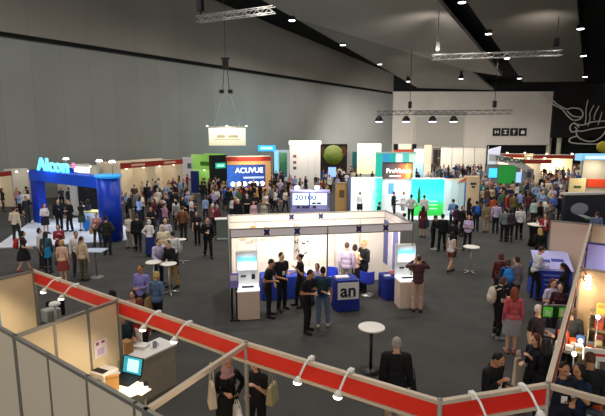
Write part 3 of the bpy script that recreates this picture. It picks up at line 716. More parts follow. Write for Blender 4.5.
partition('partition_screen', 'violet lit partition with a dark blue border at the right edge', RS(s2) + E1R * .03, RS(s2) + E1R * 3.0, mat('#bdb6f0', .6, noise=.04), panels=1, rail=mat('#4a4a86', .5, .2))
partition('partition_screen', 'tan partition behind the violet one at the right edge', RS(LEN) + E1R * .03, RS(LEN) + E1R * 3.0, mat('#b9a48c', .65, noise=.04), panels=3)
pT = Vector((g(551, 220, 2.5).x, g(551, 220, 2.5).y, 0))
partition('partition_screen', 'plain tan end wall beside the kneeling crowd and blue table, right of the aisle', pT, RS(LEN) - E1R * .03, mat('#dcc2ae', .65, noise=.04), panels=1)
rail = thing('tie_rail', 'aluminium rail along the near side of the bookstall in the bottom right corner', 'rail', pE, math.atan2(-E2R.x, E2R.y) if False else E1A)
MB().box(.03, 2.4, -.028, .028, 2.44, 2.5).build('bar', M_RAIL, rail); MB().box(2.37, 2.43, -.03, .03, 0, 2.5).build('upright', M_GREY_ALU, rail)
for k in range(4):
    s = (1.4, 3.0, 4.4, 7.3)[k]; p = RS(s); 
# lamps on stems in front of the tan partition
for k, (px, py) in enumerate(((588, 278), (588, 286.5))):
    p = RS(s1 - .45 - .35 * k) ; q = g(px, py, 2.3)
    t = thing('stem_spotlight', 'small white spotlight on a curved stem before the tan partition, %s' % ('upper', 'lower')[k], 'spotlight', RS(s1 - .3 - .5 * k) + Vector((0, 0, 2.46)))
    v = q - t.location
    MB().path([(0, 0, 0), tuple(v * .5 + Vector((0, 0, .12))), tuple(v)], .014, 6).build('stem', mat('#8e7a66', .4, .3), t)
    h = MB().ell(tuple(v), (.07, .07, .06), 12).build('bulb', M_SPOT, t)
    MB().lathe([(.03, .05), (.08, -.0), (.06, .03)], tuple(v), n=12).build('shade', M_ARM, t)
    light('SPOT', q + Vector((0, 0, -.1)), 26, (1, .8, .55), q + E2R * 1.0 + Vector((0, 0, -1)), .06, 130, .8)
for k, s_ in enumerate((s2, LEN)):  # two spotlights added to brighten the violet and rear tan partitions
    q = RS(s_ - .6) + E1R * 1.3 + Vector((0, 0, 2.46))
    t = thing('stem_spotlight', ('added small white spotlight before the violet partition', 'added small white spotlight before the tan partition behind the violet one')[k], 'spotlight', RS(s_ - .03) + E1R * 1.3 + Vector((0, 0, 2.46)))
    v = q - t.location + Vector((0, 0, -.05)); MB().path([(0, 0, 0), tuple(v)], .014, 6).build('stem', M_ARM, t); MB().ell(tuple(v), (.04, .04, .04), 10).build('bulb', M_SPOT, t); MB().lathe([(.03, .05), (.07, .0), (.05, .03)], tuple(v), n=12).build('shade', M_ARM, t)
    light('SPOT', q + Vector((0, 0, -.12)), 70, ((.86, .84, 1), (1, .86, .7))[k], q + E2R * .8 + Vector((0, 0, -.6)), .06, 160, .8)
# bookstall at the right edge
BK = RS(0)
def rs(s, e, z=0.): p = RS(s) + E1R * e; return Vector((p.x, p.y, z))
RZ = math.atan2(E1R.y, E1R.x)
t = thing('display_shelf', 'wooden stepped display shelf of books at the right edge under the tan partition', 'shelf', rs(s1 - .55, 1.3), RZ)
for k in range(4): MB().box(-1.0, 1.6, -.25 + .1 * k, .3, .75 + .3 * k, .78 + .3 * k).build('shelf_board', mat('#8a7a5c', .6), t)
MB().box(-1.02, -1.0, -.3, .32, 0, 1.7).build('side_board', mat('#7b6c50', .6), t); MB().box(1.6, 1.62, -.3, .32, 0, 1.7).build('side_board', mat('#7b6c50', .6), t); MB().box(-1, 1.6, .28, .32, 0, 1.7).build('back_board', mat('#8d806a', .6), t)
rr = random.Random(11)
cols = ['#d9d2c4', '#b3492e', '#3d5f8c', '#c7a23c', '#6b7f4a', '#e3dccb', '#7a3f55', '#444c52', '#d0733a', '#9fb0b8']
cn = ['cream', 'brick red', 'blue', 'mustard', 'olive', 'ivory', 'plum', 'slate', 'orange', 'pale grey']
row = ['lowest', 'second', 'third', 'top']
for k in range(4):
    for j in range(8):
        x = -.85 + j * .33 + rr.uniform(-.03, .03); ci = rr.randrange(10)
        q = t.matrix_basis @ Vector((x, -.17 + .1 * k, .782 + .3 * k))
        bk = thing('book', '%s book standing %s on the %s step of the bookstall shelf' % (cn[ci], ('first from the left', 'second from the left', 'third from the left', 'fourth from the left', 'fifth from the left', 'sixth from the left', 'seventh from the left', 'last at the right')[j], row[k]), 'book', q, RZ + rr.uniform(-.15, .15), 'books on the bookstall shelf')
        Mx = Matrix.Rotation(R(-14), 4, 'X')
        h = rr.uniform(.2, .26); w = rr.uniform(.15, .2)
        MB().box(-w / 2, w / 2, 0, .025, 0, h, M=Mx).build('cover', mat(cols[ci], .5), bk)
        MB().box(-w * .35, w * .35, -.002, 0, h * .55, h * .85, M=Mx).build('cover_title', mat(cols[(ci + 5) % 10], .5), bk)
t = thing('display_table', 'long display table of goods in the bookstall at the right edge', 'table', rs(2.6, .95), RZ)
MB().box(-.6, 1.4, -.45, .45, .72, .76).build('tabletop', mat('#57544c', .6), t)
for sx in (-.55, 1.35):
    for sy in (-.4, .4): MB().tube((sx, sy, 0), (sx, sy, .72), .025, n=8).build('leg', M_GREY_ALU, t)
goods = [(-.45, .25, '#c8562a', 'orange lidded tub'), (-.15, .3, '#e6dfd2', 'white boxed model'), (.2, .3, '#31507e', 'blue box'), (.5, .25, '#d9d6cf', 'pale box'), (.8, .3, '#b8352c', 'red box'), (1.1, .25, '#6f7c3d', 'olive box'),
         (-.45, -.1, '#3b4350', 'slate box'), (-.1, -.05, '#efe9df', 'white box with a dark label'), (.25, -.1, '#caa55a', 'sand coloured box'), (.6, -.05, '#4b6aa0', 'light blue box'), (.95, -.1, '#ddd2c0', 'cream box'), (-.3, -.32, '#8b2f3d', 'crimson box'), (.1, -.33, '#e9e4dc', 'bright white box'), (.5, -.33, '#2d3038', 'black box'), (.95, -.33, '#cf8140', 'amber box')]
for i, (x, y, c_, nm) in enumerate(goods):
    q = t.matrix_basis @ Vector((x, y, .762)); h = rr.uniform(.1, .24)
    b = thing('product_box', '%s on the long table of the bookstall' % nm, 'box', q, RZ + rr.uniform(-.4, .4), 'goods on the bookstall table')
    MB().box(-.1, .1, -.07, .07, 0, h).build('carton', mat(c_, .5), b, bevel=.006); MB().box(-.07, .07, -.0725, -.07, h * .25, h * .75).build('box_label', mat(cols[(i * 3 + 1) % 10], .5), b)
for k, (px, py, z) in enumerate(((580.5, 341, 1.25), (598, 317, 1.75), (574, 354, 1.2))):
    p = g(px, py, z)
    t = thing('table_lamp', ('bright clip lamp beside the orange tub in the bookstall', 'bright lamp on a stem over the bookstall shelf at the right edge', 'bright ring lamp low in the bookstall')[k], 'lamp', (p.x, p.y, .0))
    MB().tube((0, 0, .76), (0, 0, z - .05), .012, n=8).build('stem', M_SILVER, t); MB().lathe([(.09, .74), (.09, .76), (.02, .78)], n=14).build('base', M_SILVER, t)
    MB().ell((0, 0, z), (.04, .04, .045), 12).build('bulb', M_SPOT, t)
    light('POINT', p + Vector((0, -.02, .12)), 7, (1, .82, .58), None, .06)
t = thing('price_board', 'white and red price board in the bookstall at the right edge', 'sign', g(598, 355, 1.25), R(-12))
MB().box(-.25, .25, -.015, .015, -.12, .12).build('board', M_WHITE, t); MB().box(-.18, .2, -.02, -.015, -.02, .03).build('red_line', M_RED, t)
MB().tube((0, .02, -1.25), (0, .02, .1), .015, n=8).build('pole', M_SILVER, t)
c = g(573, 349, 1.0)
t = thing('display_table', 'narrow front table heaped with orange and white goods in the bookstall', 'table', (c.x, c.y, 0), RZ)
MB().box(-.34, .5, -.24, .26, .97, 1.0).build('tabletop', mat('#57544c', .6), t)
for sx in (-.3, .46):
    for sy in (-.2, .22): MB().tube((sx, sy, 0), (sx, sy, .97), .02, n=8).build('leg', M_GREY_ALU, t)
for i, (x, y, w, hh, c_, nm) in enumerate(((-.2, .1, .1, .3, '#d2521c', 'tall orange box'), (-.02, .16, .07, .16, '#e9682a', 'light orange box'), (.12, .14, .08, .26, '#3d5f96', 'tall blue box'), (.28, .12, .07, .2, '#5b5f66', 'dark grey box'), (.42, .1, .06, .24, '#c9b98e', 'tall sand box'),
                                           (-.24, -.1, .07, .14, '#efe9e4', 'white box at the left end'), (-.06, -.1, .07, .1, '#e2ddd8', 'low white box'), (.1, -.12, .07, .17, '#f2ede6', 'white box in the middle'), (.26, -.1, .06, .13, '#cfd3d8', 'pale grey box'), (.41, -.1, .06, .16, '#8a3a48', 'wine red box'))):
    b = thing('product_box', nm + ' on the narrow front table of the bookstall', 'box', t.matrix_basis @ Vector((x, y, 1.002)), RZ + .2 * math.sin(i * 2.1), 'goods on the narrow bookstall table')
    MB().box(-w, w, -.06, .06, 0, hh).build('carton', mat(c_, .5), b, bevel=.006); MB().box(-w * .7, w * .7, -.0625, -.06, hh * .3, hh * .7).build('box_label', mat(cols[(i * 3 + 2) % 10], .5), b)
# exit sign on a bracket off the right fascia
p = g(566, 309, 2.42)
t = thing('exit_sign', 'green running man exit sign hung beside the right hand fascia', 'sign', p, R(-8))
MB().box(-.38, .0, -.03, .03, -.15, .04).build('box', mat('#173d1c', .4), t)
MB().box(-.37, -.22, -.034, -.03, -.14, .03).build('lit_field', emit('#4aa834', .45), t); MB().box(-.12, -.01, -.034, -.03, -.14, .03).build('lit_field', emit('#4aa834', .45), t)
MB().box(-.33, -.29, -.038, -.034, -.1, -.02).box(-.31, -.25, -.038, -.034, -.07, -.05).box(-.28, -.26, -.038, -.034, -.12, -.06).build('running_figure', mat('#f2fff0', .5), t)
MB().box(-.09, -.04, -.038, -.034, -.12, 0).build('door_symbol', mat('#f2fff0', .5), t)
MB().box(-.3, .05, -.01, .01, .05, .07).build('bracket', M_GREY_ALU, t)
# desk and blue table in the right hand aisle
c = g(554, 333, 1.0)
t = counter('grey topped desk behind the exit sign at the right hand aisle', c, E1A + R(12), .9, .5, 1.0, mat('#a4937d', .6), mat('#4e4e52', .5))
c = g(550.5, 265.5, 1.05)
CT = cloth_table('lettered_table', 'counter under a blue cloth with a lilac lettered top by the tan wall', c, 1.05, .95, 1.05, R(-14), mat('#3346b0', .7, noise=.08), cat='counter')
LM = Matrix.Translation((0, -.5, 1.0)) @ Matrix.Rotation(R(28), 4, 'X')
s = MB().box(-.56, .56, 0, .95, 0, .03, M=LM).build('lilac_cover', mat('#c4c4ff', .6, noise=.04), CT)
MB().box(-.34, -.06, .36, .5, .03, .036, M=LM).box(-.02, .36, .42, .56, .03, .036, M=LM).build('cover_lettering', mat('#4a4eac', .6), CT)
for k in range(4): MB().box(-.34 + .03 * k, .3 - .05 * k, -.534, -.526, .84 - .16 * k, .88 - .16 * k).build('cloth_lettering', mat('#8c98e0', .6), CT)
# ================================================================ blue corner stand on the left
M_ABLUE = mat('#1439b4', .35, noise=.06, scale=2); M_ABLUE_L = mat('#1a55e0', .35, noise=.05)
plp = [g(-6, 249), g(60, 245.5), g(128, 240.5), g(132, 229), g(92, 218), g(33, 221)]
t = thing('stage_platform', 'low white platform under the blue corner stand', 'platform', g(75, 233))
poly = [(p.x - t.location.x, p.y - t.location.y) for p in plp]
MB().prism(poly, 0, .07).build('deck', mat('#dfe2e8', .4, noise=.04), t); MB().prism([(x * 1.004, y * 1.004) for x, y in poly], 0.0, .03).build('edge_strip', mat('#9aa2b0', .4), t)
aL, aR = g(41, 222, .07), g(112, 239, .07)
ad = Vector((aR.x - aL.x, aR.y - aL.y, 0)); AL = ad.length; AA = math.atan2(ad.y, ad.x)
t = thing('corner_stand', 'bright blue frame stand with a glowing sign and curved pillar on the left', 'stand', (aL.x, aL.y, .07), AA)
tp = 3.2
MB().box(-.42, .42, -.25, .25, 0, tp).build('pillar', M_ABLUE, t, bevel=.03)
MB().lathe([(.58, 0), (.58, tp - .05)], (AL, 0, 0), n=28, sx=1.12, sy=.9).build('curved_pillar', M_ABLUE, t)
MB().lathe([(.56, tp - .05), (.66, tp), (.66, tp + .1), (.6, tp + .12)], (AL, 0, 0), n=28, sx=1.12, sy=.9).build('pillar_cap', emit('#2f9ae6', .55), t)
MB().box(-.45, AL, -.28, .28, tp - .62, tp).build('header_beam', M_ABLUE_L, t, bevel=.03)
bd = 2.6
MB().box(-.42, -.1, .25, bd, tp - .5, tp).build('side_beam', M_ABLUE_L, t)
MB().box(-AL * .02, AL * .36, bd - .1, bd, 0, tp - .5).build('back_panel', mat('#16181f', .4), t); MB().box(AL * .36, AL * .46, bd - .08, bd, 0, tp - .5).build('white_panel', M_WHITE, t); MB().box(-AL * .16, -AL * .02, bd - .08, bd, 0, 2.6).build('white_panel', M_WHITE, t)
text_part('glowing_letters', 'Alcon', 1.05, emit('#5fe0ff', 2.0, 'letter_glow'), t, (AL * .32, -.2, tp + .36), extrude=.05, sx=1.5, bold=.012)
MB().box(AL * .6, AL * .76, -.1, .1, tp + .1, tp + .4).build('lit_logo', emit('#e8f2ff', .9), t); MB().box(AL * .58, AL * .62, -.12, -.1, tp + .3, tp + .6).build('pink_logo', emit('#e86fae', .9), t)
for k, x in enumerate((AL * .5, AL * .93, AL * 1.08)):
    l = MB().lathe([(.1, 0), (.16, -.08), (.15, -.1)], (x, -.1, tp + .85), n=12).build('spot_head', emit('#e9f3ff', 5, 'cool_glow'), t); MB().tube((x, -.1, tp), (x, -.1, tp + .85), .02, n=6).build('spot_stem', M_GREY_ALU, l)
AM = Matrix.Translation((aL.x, aL.y, .07)) @ Matrix.Rotation(AA, 4, 'Z')
light('AREA', AM @ Vector((AL * .5, 1.3, tp - .7)), 75, (.62, .76, 1), AM @ Vector((AL * .5, 1.0, 0)), 2.0)
light('POINT', AM @ Vector((AL * .3, -.75, tp + .5)), 42, (.3, .62, 1), None, .3)
light('POINT', AM @ Vector((AL * .95, -1.2, tp + .7)), 32, (.5, .72, 1), None, .2)
c = AM @ Vector((AL * .6, .9, 0)); c.z = .07
t = thing('serving_counter', 'white serving counter with a yellow edge in front of the capped attendant', 'counter', c, AA + R(20))
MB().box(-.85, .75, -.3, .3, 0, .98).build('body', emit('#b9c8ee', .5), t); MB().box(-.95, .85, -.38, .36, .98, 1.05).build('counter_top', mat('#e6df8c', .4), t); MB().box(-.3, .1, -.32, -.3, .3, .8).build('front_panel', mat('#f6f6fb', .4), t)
# ================================================================ row of small stands against the left wall
def wall_booth(name, label, p0, p1, h, depth, wallm, fm, fh=.35, text=None, cat='stand', lamps=2, e=70, lc=(1, .9, .74), side=True):
    """open booth: p0..p1 is its front line on the floor, left to right; depth away from the viewer"""
    d = p1 - p0; L = d.length; t = thing(name, label, cat, (p0.x, p0.y, 0), math.atan2(d.y, d.x))
    MB().box(0, L, depth - .05, depth, 0, h).build('back_panel', wallm, t)
    if side: MB().box(0, .05, 0, depth - .05, 0, h - .1).build('side_panel', wallm, t); MB().box(L - .05, L, 0, depth - .05, 0, h - .1).build('side_panel', wallm, t)
    if fm:
        f = MB().box(0, L, -.03, .0, h - fh, h).build('fascia', fm, t)
        MB().box(0, L, -.05, .01, h - .04, h).build('rail', mat('#d8cdb8', .4), f)
        if text: MB().box(L * .3, L * .7, -.045, -.03, h - fh * .7, h - fh * .35).build('name_strip', mat('#e0b8a0', .6), f)
    for k in range(lamps):
        x = L * (k + .5) / lamps; q = t.matrix_basis @ Vector((x, .35, h - fh - .1))
        MB().lathe([(.06, 0), (.1, -.08), (.09, -.1)], (x, .35, h - fh), n=10).build('spot_head', emit('#fff2d8', 3), t)
        light('SPOT', q, e, lc, t.matrix_basis @ Vector((x, depth, h * .45)), .12, 120, .8)
    return t, L
M_CREAM = mat('#efdfc2', .6, noise=.04, scale=1.); M_FRED = mat('#a32a20', .5, noise=.05)
def flat(v): return Vector((v.x, v.y, 0))
RW0, RW1 = flat(g(120, 163.5, 3.1)), flat(g(183, 157, 3.3))
mid = (RW0 + RW1) / 2
wall_booth('market_stand', 'cream lit stand under a red fascia, left half of the row by the grey wall', RW0, mid, 3.15, 2.6, M_CREAM, M_FRED, .5, 'OPTICS')
wall_booth('market_stand', 'cream lit stand under a red fascia, right half of the row by the grey wall', mid + (RW1 - mid) * .004, RW1, 3.15, 2.6, M_CREAM, M_FRED, .5, 'VISION')
a0, a1 = flat(g(-28, 175, 2.7)), flat(g(11, 171, 2.7))
wall_booth('market_stand', 'cream lit stand with a red fascia cut by the left edge', a0, a1, 2.75, 2.2, M_CREAM, M_FRED, .38)
a0, a1 = flat(g(11, 171.0, 2.7)), flat(g(36, 168.5, 2.8))
wall_booth('market_stand', 'plain grey white stand between the left edge and the blue frame', a0 + (a1 - a0) * .02, a1, 2.75, 2.0, mat('#cfcac0', .6), None, .1, e=26)
a0, a1 = flat(g(66, 166, 3.0)), flat(g(100, 164.5, 3.0))
wall_booth('market_stand', 'pale stand behind the curved blue pillar', a0, a1, 3.0, 2.2, mat('#d8d9cf', .6), None, .1, e=45)
# white divider and green stand
a0, a1 = flat(g(182, 156, 3.4)), flat(g(192, 156, 3.4))
t = thing('divider_panel', 'tall white divider between the red fascia row and the green stand', 'panel', a0, math.atan2((a1 - a0).y, (a1 - a0).x))
L = (a1 - a0).length; MB().box(0, L, 0, .12, 0, 3.3).build('board', mat('#dfe0e4', .5), t); MB().box(L * .5, L * .9, -.02, 0, 2.2, 2.7).build('dark_print', mat('#5a6a70', .5), t)
a0, a1 = flat(g(191, 154.5, 3.5)), flat(g(212, 155, 3.5))
t, L = wall_booth('green_stand', 'light green stand beside the dark sign, left of the big blue display', a0, a1, 3.55, 2.0, gradient_emit([(0, '#6f9e3c'), (.5, '#a7d07a'), (1, '#8cc552')], 2, 0, 3.5, .35, 'green_print', .3), gradient_emit([(0, '#9bcf6a'), (1, '#7fb84a')], 0, 0, 2.5, .45, 'green_fascia'), 1.5, lamps=1, e=50)
MB().box(L * .45, L * .9, -.05, -.03, 2.45, 2.85).build('green_logo', mat('#4d8f2d', .5), t)
a0 = flat(g(190.5, 171, 2.1)); 
t = thing('pull_up_banner', 'plain royal blue banner standing in front of the green stand', 'banner', a0, R(-4))
MB().box(0, .78, 0, .03, .05, 2.1).build('sheet', mat('#16246a', .5, noise=.05), t); MB().box(0, .78, -.02, .05, 2.1, 2.14).build('top_bar', M_WHITE, t); MB().box(-.02, .8, -.1, .12, 0, .05).build('base', M_SILVER, t)
a0, a1 = flat(g(211.5, 156, 3.5)), flat(g(227.5, 155.5, 3.5))
t = thing('sign_tower', 'dark green sign panel with a lit teal label beside the big blue display', 'sign', a0, math.atan2((a1 - a0).y, (a1 - a0).x)); L = (a1 - a0).length
MB().box(0, L, 0, .5, 0, 3.55).build('tower', mat('#12211c', .5, noise=.1), t); MB().box(L * .22, L * .85, -.04, 0, 2.35, 2.85).build('lit_label', emit('#2aa58a', .9), t); MB().box(L * .3, L * .75, -.06, -.04, 2.5, 2.7).build('label_text', emit('#a9efd9', .9), t)
# big blue display with white lettering
a0, a1 = flat(g(227, 157, 3.6)), flat(g(272, 154.5, 3.7))
d = a1 - a0; d = Vector((d.x, (d.y) * .35, 0)); a1 = a0 + d; L = d.length
t = thing('brand_display', 'large wood framed blue display wall with white lettering and a row of round lights', 'display', a0, math.atan2(d.y, d.x))
MW = mat('#d9a468', .5, noise=.1, scale=4)
MB().box(0, L - .45, .1, .3, .2, 2.95).build('blue_wall', gradient_emit([(0, '#2a66c4'), (.35, '#1c459c'), (1, '#14327e')], 0, 0, L, .55, 'blue_display', .5), t)
MB().box(L - .45, L, 0, .5, 0, 3.5).build('wood_post', MW, t); MB().box(0, L - .45, 0, .5, 2.95, 3.25).build('wood_beam', MW, t); MB().box(-.05, L, -.05, .5, 3.25, 3.6).build('red_fascia', M_FRED, t); MB().box(-.05, L, -.07, .52, 3.6, 3.66).build('rail', mat('#e4d2b0', .4), t)
MB().box(0, L - .45, -.5, .1, 0, 1.0).build('shelf_base', MW, t)
text_part('lettering', 'ACUVUE', .6, emit('#e6ecff', .95), t, (L * .5, .08, 2.45), extrude=.02, bold=.012)
MB().box(L * .36, L * .84, .06, .08, 1.78, 1.94).build('subtitle_strip', emit('#a9b8e6', .7), t)
for k in range(6):
    x = L * (.12 + .135 * k); l = MB().lathe([(.05, 0), (.2, .02), (.2, .08), (.05, .1)], n=16).build('round_light', emit('#fff7ea', 1.6), t, (x, .06, 1.35)); l.rotation_euler.x = math.pi / 2
M2 = Matrix.Translation(a0) @ Matrix.Rotation(math.atan2(d.y, d.x), 4, 'Z')
light('AREA', M2 @ Vector((L * .5, -1.0, 3.4)), 60, (1, .88, .7), M2 @ Vector((L * .5, .2, 1.5)), 2)
# glowing blue sign on the far stand and a white stand with planting
p = gy(258, 148.5, 54); 
t = thing('glowing_sign', 'glowing cyan blue sign high beside the grey wall, above the blue display', 'sign', (p.x, p.y, 0), R(-6))
MB().box(0, 2.0, 0, .3, p.z - .3, p.z + .35).build('lit_box', emit('#1fa0f0', 1.5, 'cyan_glow'), t); MB().box(.3, 1.7, -.03, 0, p.z - .1, p.z + .18).build('lit_text', emit('#9fe4ff', 1.6), t)
for x in (.2, 1.8): MB().tube((x, .15, 0), (x, .15, p.z - .35), .08, n=8).build('leg', M_GREY_ALU, t)
light('POINT', p + Vector((.6, .9, 1.0)), 260, (.3, .75, 1), None, .5)
p0 = gy(273, 150, 55); 
t = thing('planted_stand', 'pale blue lit stand with a tall green plant print, left of the white tower', 'stand', (p0.x, p0.y, 0), R(-3))
MB().box(0, 1.9, 0, .4, 0, p0.z).build('frame_wall', mat('#dfeaf0', .4), t); MB().box(.75, 1.65, -.03, 0, .5, p0.z - .3).build('plant_print', gradient_emit([(0, '#24405a'), (.5, '#2f6a4a'), (1, '#5f9a6c')], 2, 0, 3.5, .4, 'plant_print', .9), t)
MB().box(.1, .6, -.03, 0, .5, p0.z - .2).build('lit_panel', emit('#8fd4f2', .8), t)
# white tower
p = gy(289.5, 141, 45); q = gy(320.5, 141, 45); w_ = q.x - p.x
t = thing('light_tower', 'tall white square tower with a bright rim and small dark red marks', 'tower', (p.x, 45, 0))
MB().box(0, w_, 0, 2.6, 0, p.z - .35).build('wall', mat('#efe9e2', .6, noise=.03), t); MB().box(-.06, w_ + .06, -.06, 2.66, p.z - .35, p.z).build('lit_crown', emit('#fffdf4', 1.1), t)
mb = MB(); 
for k, (z, c_) in enumerate(((3.35, '#8a4a44'), (2.75, '#8a5650'), (2.2, '#5a4a4a'))):
    MB().box(.35, .65, -.03, 0, z - .12, z + .14).build('wall_mark', mat(c_, .6), t)
for x in (w_ * .6, w_ * .82): MB().box(x, x + .03, -.02, 0, 0, p.z - .35).build('panel_joint', mat('#cfc8bf', .5), t)
light('AREA', Vector((p.x + w_ / 2, 43.0, p.z + .8)), 110, (1, .96, .9), Vector((p.x + w_ / 2, 45, p.z - 2.5)), 1.2)
# round eye poster
p = gy(320.5, 144, 56); q = gy(347, 166, 56); w_ = q.x - p.x
t = thing('banner_wall', 'dark banner wall with a huge green yellow iris, right of the white tower', 'banner', (p.x, 56, 0))
MB().box(0, w_, 0, .15, .3, p.z).build('banner', mat('#2a1d18', .6, noise=.4, scale=1.), t)
pm = bpy.data.materials.new('green_iris'); 
ir = MB().lathe([(.01, 0), (1.18, .0), (1.18, .05), (.01, .06)], n=36, sx=1.0).build('iris', gradient_emit([(0, '#4f6a20'), (.5, '#85963a'), (1, '#b4bc70')], 1, -1.3, 1.3, .1, 'iris_print', .7), t, (w_ * .48, -.005, p.z - 1.3)); ir.rotation_euler.x = math.pi / 2
MB().ell((w_ * .86, -.03, p.z - .9), (.4, .03, .6)).build('brown_petal', mat('#6a3f22', .6), t); MB().ell((w_ * .1, -.03, p.z - 1.0), (.28, .03, .7)).build('brown_petal', mat('#574022', .6), t)
for x in (.1, w_ - .15): MB().tube((x, .2, 0), (x, .2, p.z), .05, n=8).build('pole', M_DARKMETAL, t)
# small blue screen raised over the crowd, teal wing wall, light box
p = gy(332, 172, 44); t = thing('raised_screen', 'small light blue screen raised over the crowd below the iris banner', 'screen', (p.x, 44, 0)); MB().box(-.35, .38, -.05, .05, p.z - .45, p.z + .45).build('panel', emit('#8fb4ee', .9), t); MB().tube((0, .08, 0), (0, .08, p.z), .04, n=8).build('pole', M_DARKMETAL, t)
p = gy(347, 151, 58); q = gy(359, 168, 58)
t = thing('wing_wall', 'pale and teal wing wall left of the cream light box', 'wall panel', (p.x, 58, 0)); MB().box(0, (q.x - p.x) * .45, 0, .2, 0, p.z).build('pale_board', mat('#cfcfca', .5), t); MB().box((q.x - p.x) * .45, q.x - p.x, -.1, .2, 0, p.z - .1).build('teal_board', mat('#1f7f84', .5), t)
p = gy(358, 143.5, 50); q = gy(381, 160, 50); w_ = q.x - p.x
t = thing('light_box', 'tall cream light box behind the crowd, left of the teal display row', 'light box', (p.x, 50, 0)); MB().box(0, w_, 0, .6, 1.2, p.z).build('lit_case', gradient_emit([(0, '#e9d9ae'), (.6, '#fdf3d6'), (1, '#fff9e8')], 2, 1.2, 4.6, .8, 'cream_box'), t); MB().box(.1, w_ - .1, .1, .5, 0, 1.2).build('plinth', M_WHITE, t)
# red roofed far stand and teal display row
p = gy(394, 144, 62); q = gy(416, 152, 62)
t = thing('market_stand', 'stand with a red band and dark ends in front of the pale wall corner', 'stand', (p.x, 62, 0)); w_ = q.x - p.x
MB().box(0, w_, 0, .3, 0, q.z - .3).build('back_panel', M_CREAM, t); MB().box(0, w_, -.1, .3, q.z - .3, q.z + .3).build('red_band', emit('#c44426', .5), t); MB().box(0, .5, -.15, .3, q.z + .3, p.z).build('dark_block', M_DARKMETAL, t); MB().box(w_ - .5, w_, -.15, .3, q.z + .3, p.z).build('dark_block', M_DARKMETAL, t); MB().box(.7, w_ - .7, -.1, .2, q.z + .4, p.z).build('lit_strip', emit('#efe2c6', .7), t)
p = gy(376, 152, 47); q = gy(416, 164, 47); w_ = q.x - p.x
t = thing('display_row', 'row of lit teal and white product panels behind the dark lettered banner', 'display', (p.x, 47, 0))
for k, c_ in enumerate(('#20b09a', '#2f8fc0', '#18a6a0', '#e4eee6', '#5fc0b4', '#c8e6d4')): MB().box(w_ * k / 6 + .03, w_ * (k + 1) / 6 - .03, 0, .3, .9, p.z - .15).build('lit_panel', emit(c_, .75), t)
MB().box(0, w_, -.1, .35, p.z - .15, p.z).build('top_rail', mat('#bfe6e0', .4), t); MB().box(0, w_, 0, .4, 0, .9).build('plinth', M_WHITE, t)
for k in range(2):
    p = gy((414.5, 425)[k], (149, 145)[k], 52); 
    t = thing('backlit_poster', ('white and blue lit panel right of the teal display row', 'pale peach lit panel beside the brown fire door')[k], 'panel', (p.x, 52, 0)); MB().box(0, (1.05, .75)[k], 0, .2, 0.2, p.z).build('board', (gradient_emit([(0, '#3fa0d8'), (.5, '#bfe6f8'), (1, '#f2fbff')], 2, .3, 3.6, .9, 'blue_white', .2), emit('#f3d9bd', .75))[k], t); MB().box(0, 1, -.1, .3, 0, .2).build('foot', M_SILVER, t)
# partitions in front of the pale wall
p = gy(441, 148, 70); q = gy(486, 148, 70); w_ = q.x - p.x
t = thing('partition_screen', 'run of pale grey partitions before the back wall, right of the fire door', 'partition', (p.x, 70, 0))
for k in range(4): MB().box(w_ * k / 4 + .02, w_ * (k + 1) / 4 - .02, 0, .08, 0, p.z).build('panel', mat('#b9b2a4', .6), t); MB().box(w_ * k / 4 - .03, w_ * k / 4 + .03, -.05, .08, 0, p.z + .2).build('upright', mat('#80796d', .5), t)
MB().box(0, w_, -.05, .1, p.z, p.z + .15).build('top_rail', mat('#8b8478', .5), t)
# ================================================================ curved lit stand (white, teal, green)
ys = 30.5
def wall3(name, label, x0, x1, ytop, Y, parts, ang=0, cat='stand'):
    p = gy(x0, ytop, Y); q = gy(x1, ytop, Y); w = q.x - p.x
    t = thing(name, label, cat, (p.x, Y, 0), ang); parts(t, w, p.z); return t
def f1(t, w, h):
    MB().box(0, .2, -.1, .25, 0, h + .02).build('end_post', mat('#4c5a86', .5), t)
    MB().box(.2, w, 0, .2, .0, h).build('lit_wall', gradient_emit([(0, '#f4f8f6'), (.5, '#eef8f4'), (.7, '#a8e6d6'), (.84, '#3fcdb0'), (1, '#1fae98')], 0, .2, w, .7, 'white_teal_wall', .25), t)
    mb = MB(); 
    for i in range(7): mb.tube((w - .1 - .13 * i * .8, -.02, .15 + .12 * i), (w - .02, -.02, .15 + .26 * i), .02, n=5)
    MB().box(.2, w, -.02, .22, h, h + .05).build('top_rail', M_WHITE, t)
wall3('lit_wall_stand', 'white lit wall fading to teal at its right, behind the white stand', 348, 382.5, 178, ys, f1)
def f2(t, w, h):
    MB().box(0, w, .3, .5, 0, h).build('white_wall', mat('#e4e2e6', .5), t)
    s = MB().box(w * .15, w * .72, .2, .3, 1.35, 2.3).build('screen', emit('#dfe6f8', .95), t)
    MB().box(w * .2, w * .4, .17, .2, 1.45, 2.2).build('blue_picture', emit('#4f86cc', .8), s); MB().box(w * .48, w * .66, .17, .2, 1.8, 2.1).build('pink_picture', emit('#e6b8de', .8), s)
    MB().box(0, w, .0, .35, h - .02, h + 1.0).build('header', gradient_emit([(0, '#2a2322'), (.42, '#4a2e22'), (.7, '#b3561c'), (.82, '#f0a848'), (1, '#5a2c18')], 0, 0, w, .5, 'header_print', .35), t)
    MB().box(0, w, -.02, .37, h + 1.0, h + 1.06).build('top_rail', M_DARKMETAL, t)
    text_part('lettering', 'ProVision', .42, emit('#f6eee6', 1.0), t, (w * .52, -.02, h + .5), extrude=.01, bold=.008)
    MB().box(w * .22, w * .6, -.02, 0, h + .12, h + .2).build('subtitle_strip', emit('#e6dccf', .8), t)
wall3('lettered_stand', 'white stand wall with a screen under a dark orange lettered header', 383, 412.5, 178.5, ys, f2)
